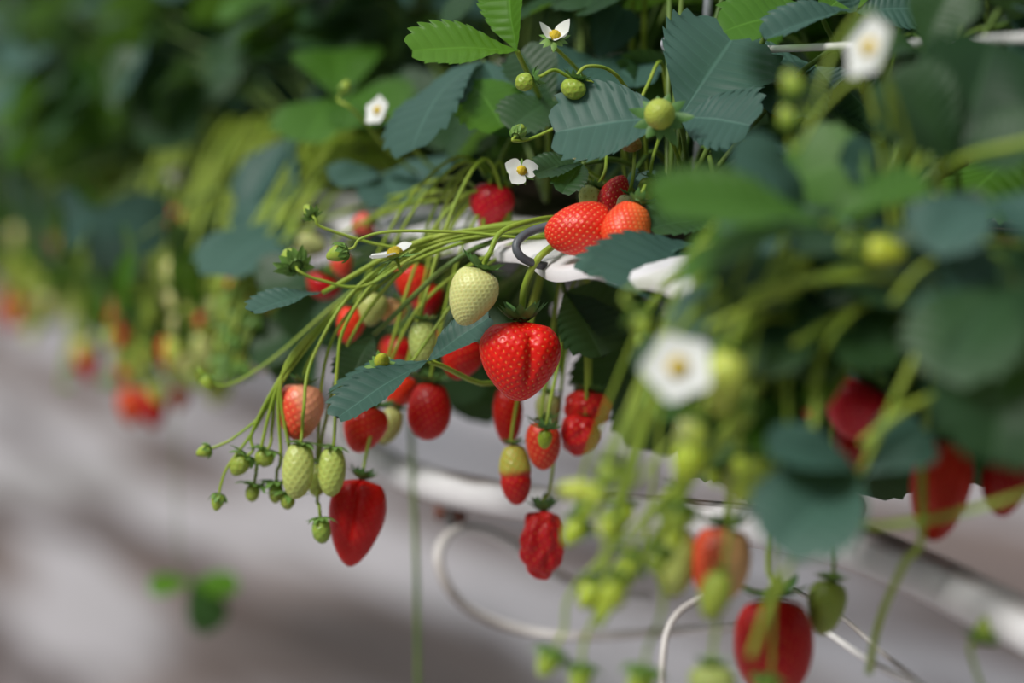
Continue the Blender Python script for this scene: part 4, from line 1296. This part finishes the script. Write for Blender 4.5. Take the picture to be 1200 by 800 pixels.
# ------------------------------------------------------------------ far left clusters
for lab, tp, tt, w, d, col in [
        ('round red strawberry on top of the blurred far foliage', (208, 242), (202, 270), 36, 2.20, CRIM),
        ('dull red strawberry farthest up on the left bed', (120, 226), (100, 246), 36, 2.50, (0.42, 0.05, 0.04)),
        ('blurred red strawberry left of the tall dark leaf, right of a pair', (300, 318), (286, 352), 42, 2.00, DEEP),
        ('blurred red strawberry left of the tall dark leaf, left of a pair', (278, 326), (276, 352), 30, 2.02, CRIM),
        ('long red strawberry nearest the sharp cluster among the far ones', (304, 384), (306, 436), 32, 1.92, RED),
        ('small crimson strawberry in the far green stems', (240, 366), (238, 390), 22, 2.05, CRIM),
        ('orange-red long strawberry in the middle far cluster', (138, 334), (130, 392), 36, 2.35, (0.60, 0.07, 0.03)),
        ('red strawberry below the orange-red long one in the far cluster', (144, 382), (142, 414), 30, 2.35, RED),
        ('orange strawberry right of the middle far cluster', (172, 380), (168, 412), 34, 2.3, (0.58, 0.09, 0.02)),
        ('broad orange-red strawberry under the far green stems', (206, 392), (200, 438), 40, 2.2, (0.55, 0.04, 0.015)),
        ('dark red strawberry beside the broad orange-red far one', (222, 398), (220, 438), 30, 2.22, DEEP),
        ('half-green strawberry left of the lowest far pair', (98, 392), (106, 446), 34, 2.45, RED),
        ('small red strawberry above the lowest far pair', (146, 426), (148, 450), 24, 2.35, RED),
        ('orange-red strawberry, left of the lowest far pair', (156, 452), (154, 498), 36, 2.28, (0.56, 0.06, 0.01)),
        ('deep red strawberry, right of the lowest far pair', (180, 452), (180, 502), 36, 2.26, DEEP),
        ('red-brown small strawberry right of the lowest far pair', (212, 452), (208, 482), 24, 2.22, (0.30, 0.05, 0.01)),
        ('blurred orange-red strawberry hanging at the left edge', (14, 338), (14, 388), 36, 2.95, (0.50, 0.05, 0.02)),
        ('blurred dark red strawberry beside the left edge one', (28, 350), (26, 384), 30, 2.9, DEEP),
        ('red-brown blurred strawberry on the far bed side', (48, 272), (40, 312), 34, 2.8, (0.38, 0.05, 0.03)),
        ('blurred red strawberry on the far bed side beside a paler one', (72, 272), (70, 302), 28, 2.7, (0.48, 0.02, 0.03)),
        ('dull orange strawberry in the yellow-green far stems', (246, 252), (236, 274), 28, 2.2, (0.55, 0.20, 0.04)),
        ('shaded red strawberry on the bed below the far orange one', (188, 292), (180, 322), 30, 2.4, DEEP),
        ('shaded red strawberry behind the upper far stems', (330, 360), (322, 400), 30, 2.0, DEEP)]:
    berry(lab, tp, tt, w, d, col, cal=0.9, srad=0.0013, cmat=M_CALYX2, shoulder=(0.45, 0.42, 0.12) if 'half-green' in lab else None, sh=(-0.1, 0.3), stem=True)
rr = random.Random(21)
FAR_LAB = 'small blurred green fruit on the drooping yellow-green stems of the far bed'
zones = [(1.86, 250, 330, 330, 440), (2.05, 200, 300, 270, 420), (2.2, 130, 260, 280, 450), (2.4, 70, 190, 270, 450), (2.7, 20, 120, 240, 390), (2.95, 0, 70, 230, 360)]
for i in range(200):
    d, x0, x1, y0, y1 = zones[i % 6]
    d += rr.uniform(-0.06, 0.08)
    x, y = rr.uniform(x0, x1), y0 + (y1 - y0) * rr.random() ** 0.8
    s = rr.uniform(14, 26) * 2.2 / d
    if i % 3 == 0:
        bud('blurred green bud on the drooping yellow-green stems of the far bed', (x, y), s * 1.3, d, (rr.uniform(-.3, .3), 1, rr.uniform(-.3, .3)), group='blurred buds of the far bed', srad=0.0012, fruit=False)
    else:
        col = rr.choice([GREEN, WGREEN, (0.42, 0.50, 0.08), (0.52, 0.50, 0.20), (0.36, 0.46, 0.05)])
        berry(FAR_LAB, (x, y), (x + rr.uniform(-6, 6), y + s * 1.5), s, d, col, cal=1.2, srad=0.0013, cmat=M_CALYX2, group='blurred green fruit of the far bed', seedc=SEED_G)

# ------------------------------------------------------------------ runners
run = thing('strawberry_runner', 'thin green runner hanging straight down to the bottom edge', 'runner', P(480, 430, 1.85))
tube('runner_stem', [P(560, 300, 1.72), P(505, 330, 1.78), P(482, 420, 1.82), P(484, 560, 1.82), P(489, 700, 1.82), P(490, 850, 1.82)], 0.0017, M_STEMDARK, run, sides=7)
r2 = thing('strawberry_runner', 'blurred runner with small green leaves hanging over the ground at the lower left', 'runner', P(225, 430, 2.2))
tube('runner_stem', [P(240, 300, 2.25), P(212, 360, 2.2), P(206, 500, 2.2), P(210, 640, 2.2), P(224, 684, 2.2)], 0.0006, M_STEMDARK, r2, sides=6)
jn = P(224, 682, 2.2)
for tx, ty, v in ((178, 682, 1), (272, 680, 1), (255, 728, 3)):
    tp = P(tx, ty, 2.18)
    link('leaflet', leaflet_mesh(v, M_YOUNG if ty < 700 else M_LEAF, 'lo'), r2, frame(jn, tp - jn, N(0.05, 0.85, 0.5), (tp - jn).length, 0.9))

# loose petioles and stems that rise through the foliage
for i, (pts, lab) in enumerate([
        ([(742, 240, 1.66), (740, 120, 1.64), (742, -30, 1.62)], 'upright green stem left of two behind the small green fruits'),
        ([(752, 240, 1.66), (753, 120, 1.64), (756, -30, 1.62)], 'upright green stem right of two behind the small green fruits'),
        ([(706, 240, 1.72), (705, 120, 1.7), (703, -30, 1.68)], 'upright green stem behind the withered flower'),
        ([(1290, 150, 1.12), (1200, 168, 1.13), (1120, 190, 1.17), (1080, 235, 1.25)], 'pale green stem slanting from the upper right edge'),
        ([(1290, 540, 1.15), (1200, 578, 1.17), (1120, 602, 1.18), (1040, 615, 1.2), (985, 612, 1.22)], 'thick green stem crossing the long orange-red strawberry'),
        ([(930, 404, 1.16), (985, 370, 1.17), (1050, 335, 1.18), (1130, 318, 1.2)], 'blurred green stem above the near cluster'),
        ([(950, 500, 1.2), (990, 440, 1.22), (1010, 415, 1.24), (1060, 380, 1.25)], 'slanting green stem in front of the crimson strawberries'),
        ([(1010, 520, 1.15), (1060, 480, 1.15), (1110, 455, 1.16), (1180, 400, 1.18)], 'slanting green stem crossing the large dark red strawberry'),
        ([(1018, 790, 1.27), (1030, 730, 1.27), (1060, 660, 1.25), (1080, 630, 1.24), (1082, 520, 1.24), (1100, 400, 1.24)], 'green stem hanging down in front of the stained pipe'),
        ([(700, 735, 1.2), (760, 640, 1.2), (800, 580, 1.19), (880, 460, 1.18), (960, 345, 1.2)], 'faint pale stem left of the pale green strawberry'),
        ([(880, 770, 1.16), (905, 700, 1.15), (935, 640, 1.15), (950, 540, 1.16), (960, 420, 1.18)], 'thin stem in front of the big deep red strawberry'),
        ([(870, 345, 1.15), (940, 330, 1.15), (1030, 325, 1.16), (1140, 350, 1.18)], 'blurred arching green stem under the foreground leaf'),
        ([(830, 385, 1.14), (900, 350, 1.15), (980, 318, 1.16), (1060, 300, 1.2)], 'blurred arching green stem from the open flower to the right')]):
    s = thing('stray_stem', lab, 'stem', P(*pts[0]))
    tube('stalk', [P(*q) for q in pts], 0.0017, M_STEM, s, sides=7)

for i in range(16):
    x, y, d = rn.uniform(880, 1150), rn.uniform(300, 420), rn.uniform(1.14, 1.26)
    s = thing('stray_stem', 'pale green stem crossing the dark leaves above the near fruit', 'stem', P(x + 60, y - 20, d + 0.03), 'stems above the near fruit')
    q = rn.uniform(40, 110)
    tube('stalk', [P(x + 60, y - 20, d + 0.03), P(x + 10, y - 22, d + 0.01), P(x - q * 0.6, y + 5, d), P(x - q, y + rn.uniform(20, 70), d)], 0.0012, M_STEM, s, sides=6)

# ------------------------------------------------------------------ light
w = bpy.data.worlds.new('greenhouse_sky')
bpy.context.scene.world = w
w.use_nodes = True
nt = w.node_tree
for n in list(nt.nodes):
    nt.nodes.remove(n)
out = nt.nodes.new('ShaderNodeOutputWorld')
bg = nt.nodes.new('ShaderNodeBackground')
tc = nt.nodes.new('ShaderNodeTexCoord')
sp = nt.nodes.new('ShaderNodeSeparateXYZ')
nt.links.new(tc.outputs['Generated'], sp.inputs[0])
ramp = nt.nodes.new('ShaderNodeValToRGB')
ramp.color_ramp.elements[0].position = 0.0
ramp.color_ramp.elements[0].color = (0.02, 0.025, 0.02, 1)
ramp.color_ramp.elements[1].position = 1.0
ramp.color_ramp.elements[1].color = (0.95, 1.0, 1.08, 1)
for p_, c_ in ((0.50, (0.05, 0.06, 0.05, 1)), (0.56, (0.16, 0.19, 0.17, 1)), (0.68, (0.60, 0.66, 0.70, 1))):
    e = ramp.color_ramp.elements.new(p_)
    e.color = c_
mm = nt.nodes.new('ShaderNodeMath')
mm.operation = 'MULTIPLY_ADD'
mm.inputs[1].default_value = 0.5
mm.inputs[2].default_value = 0.5
nt.links.new(sp.outputs[2], mm.inputs[0])
nt.links.new(mm.outputs[0], ramp.inputs[0])
nt.links.new(ramp.outputs[0], bg.inputs['Color'])
bg.inputs['Strength'].default_value = 0.70
nt.links.new(bg.outputs[0], out.inputs['Surface'])

sl = bpy.data.lights.new('sun', 'SUN')
sl.energy = 3.5
sl.angle = math.radians(20)
sl.color = (1.0, 0.97, 0.92)
so = bpy.data.objects.new('sun', sl)
C.objects.link(so)
sdir = N(0.48, -0.64, 0.0) + FWD * 0.66          # light travels right, down and away from the viewer
so.rotation_euler = sdir.to_track_quat('-Z', 'Y').to_euler()
so.location = (-2, 0, 4)

sc = bpy.context.scene
sc.view_settings.view_transform = 'Standard'
sc.view_settings.look = 'None'
sc.view_settings.gamma = 1.0
sc.view_settings.use_curve_mapping = False
sc.view_settings.exposure = 0.0
try:
    sc.cycles.use_denoising = True
    sc.cycles.max_bounces = 8
    sc.cycles.transparent_max_bounces = 8
except Exception:
    pass
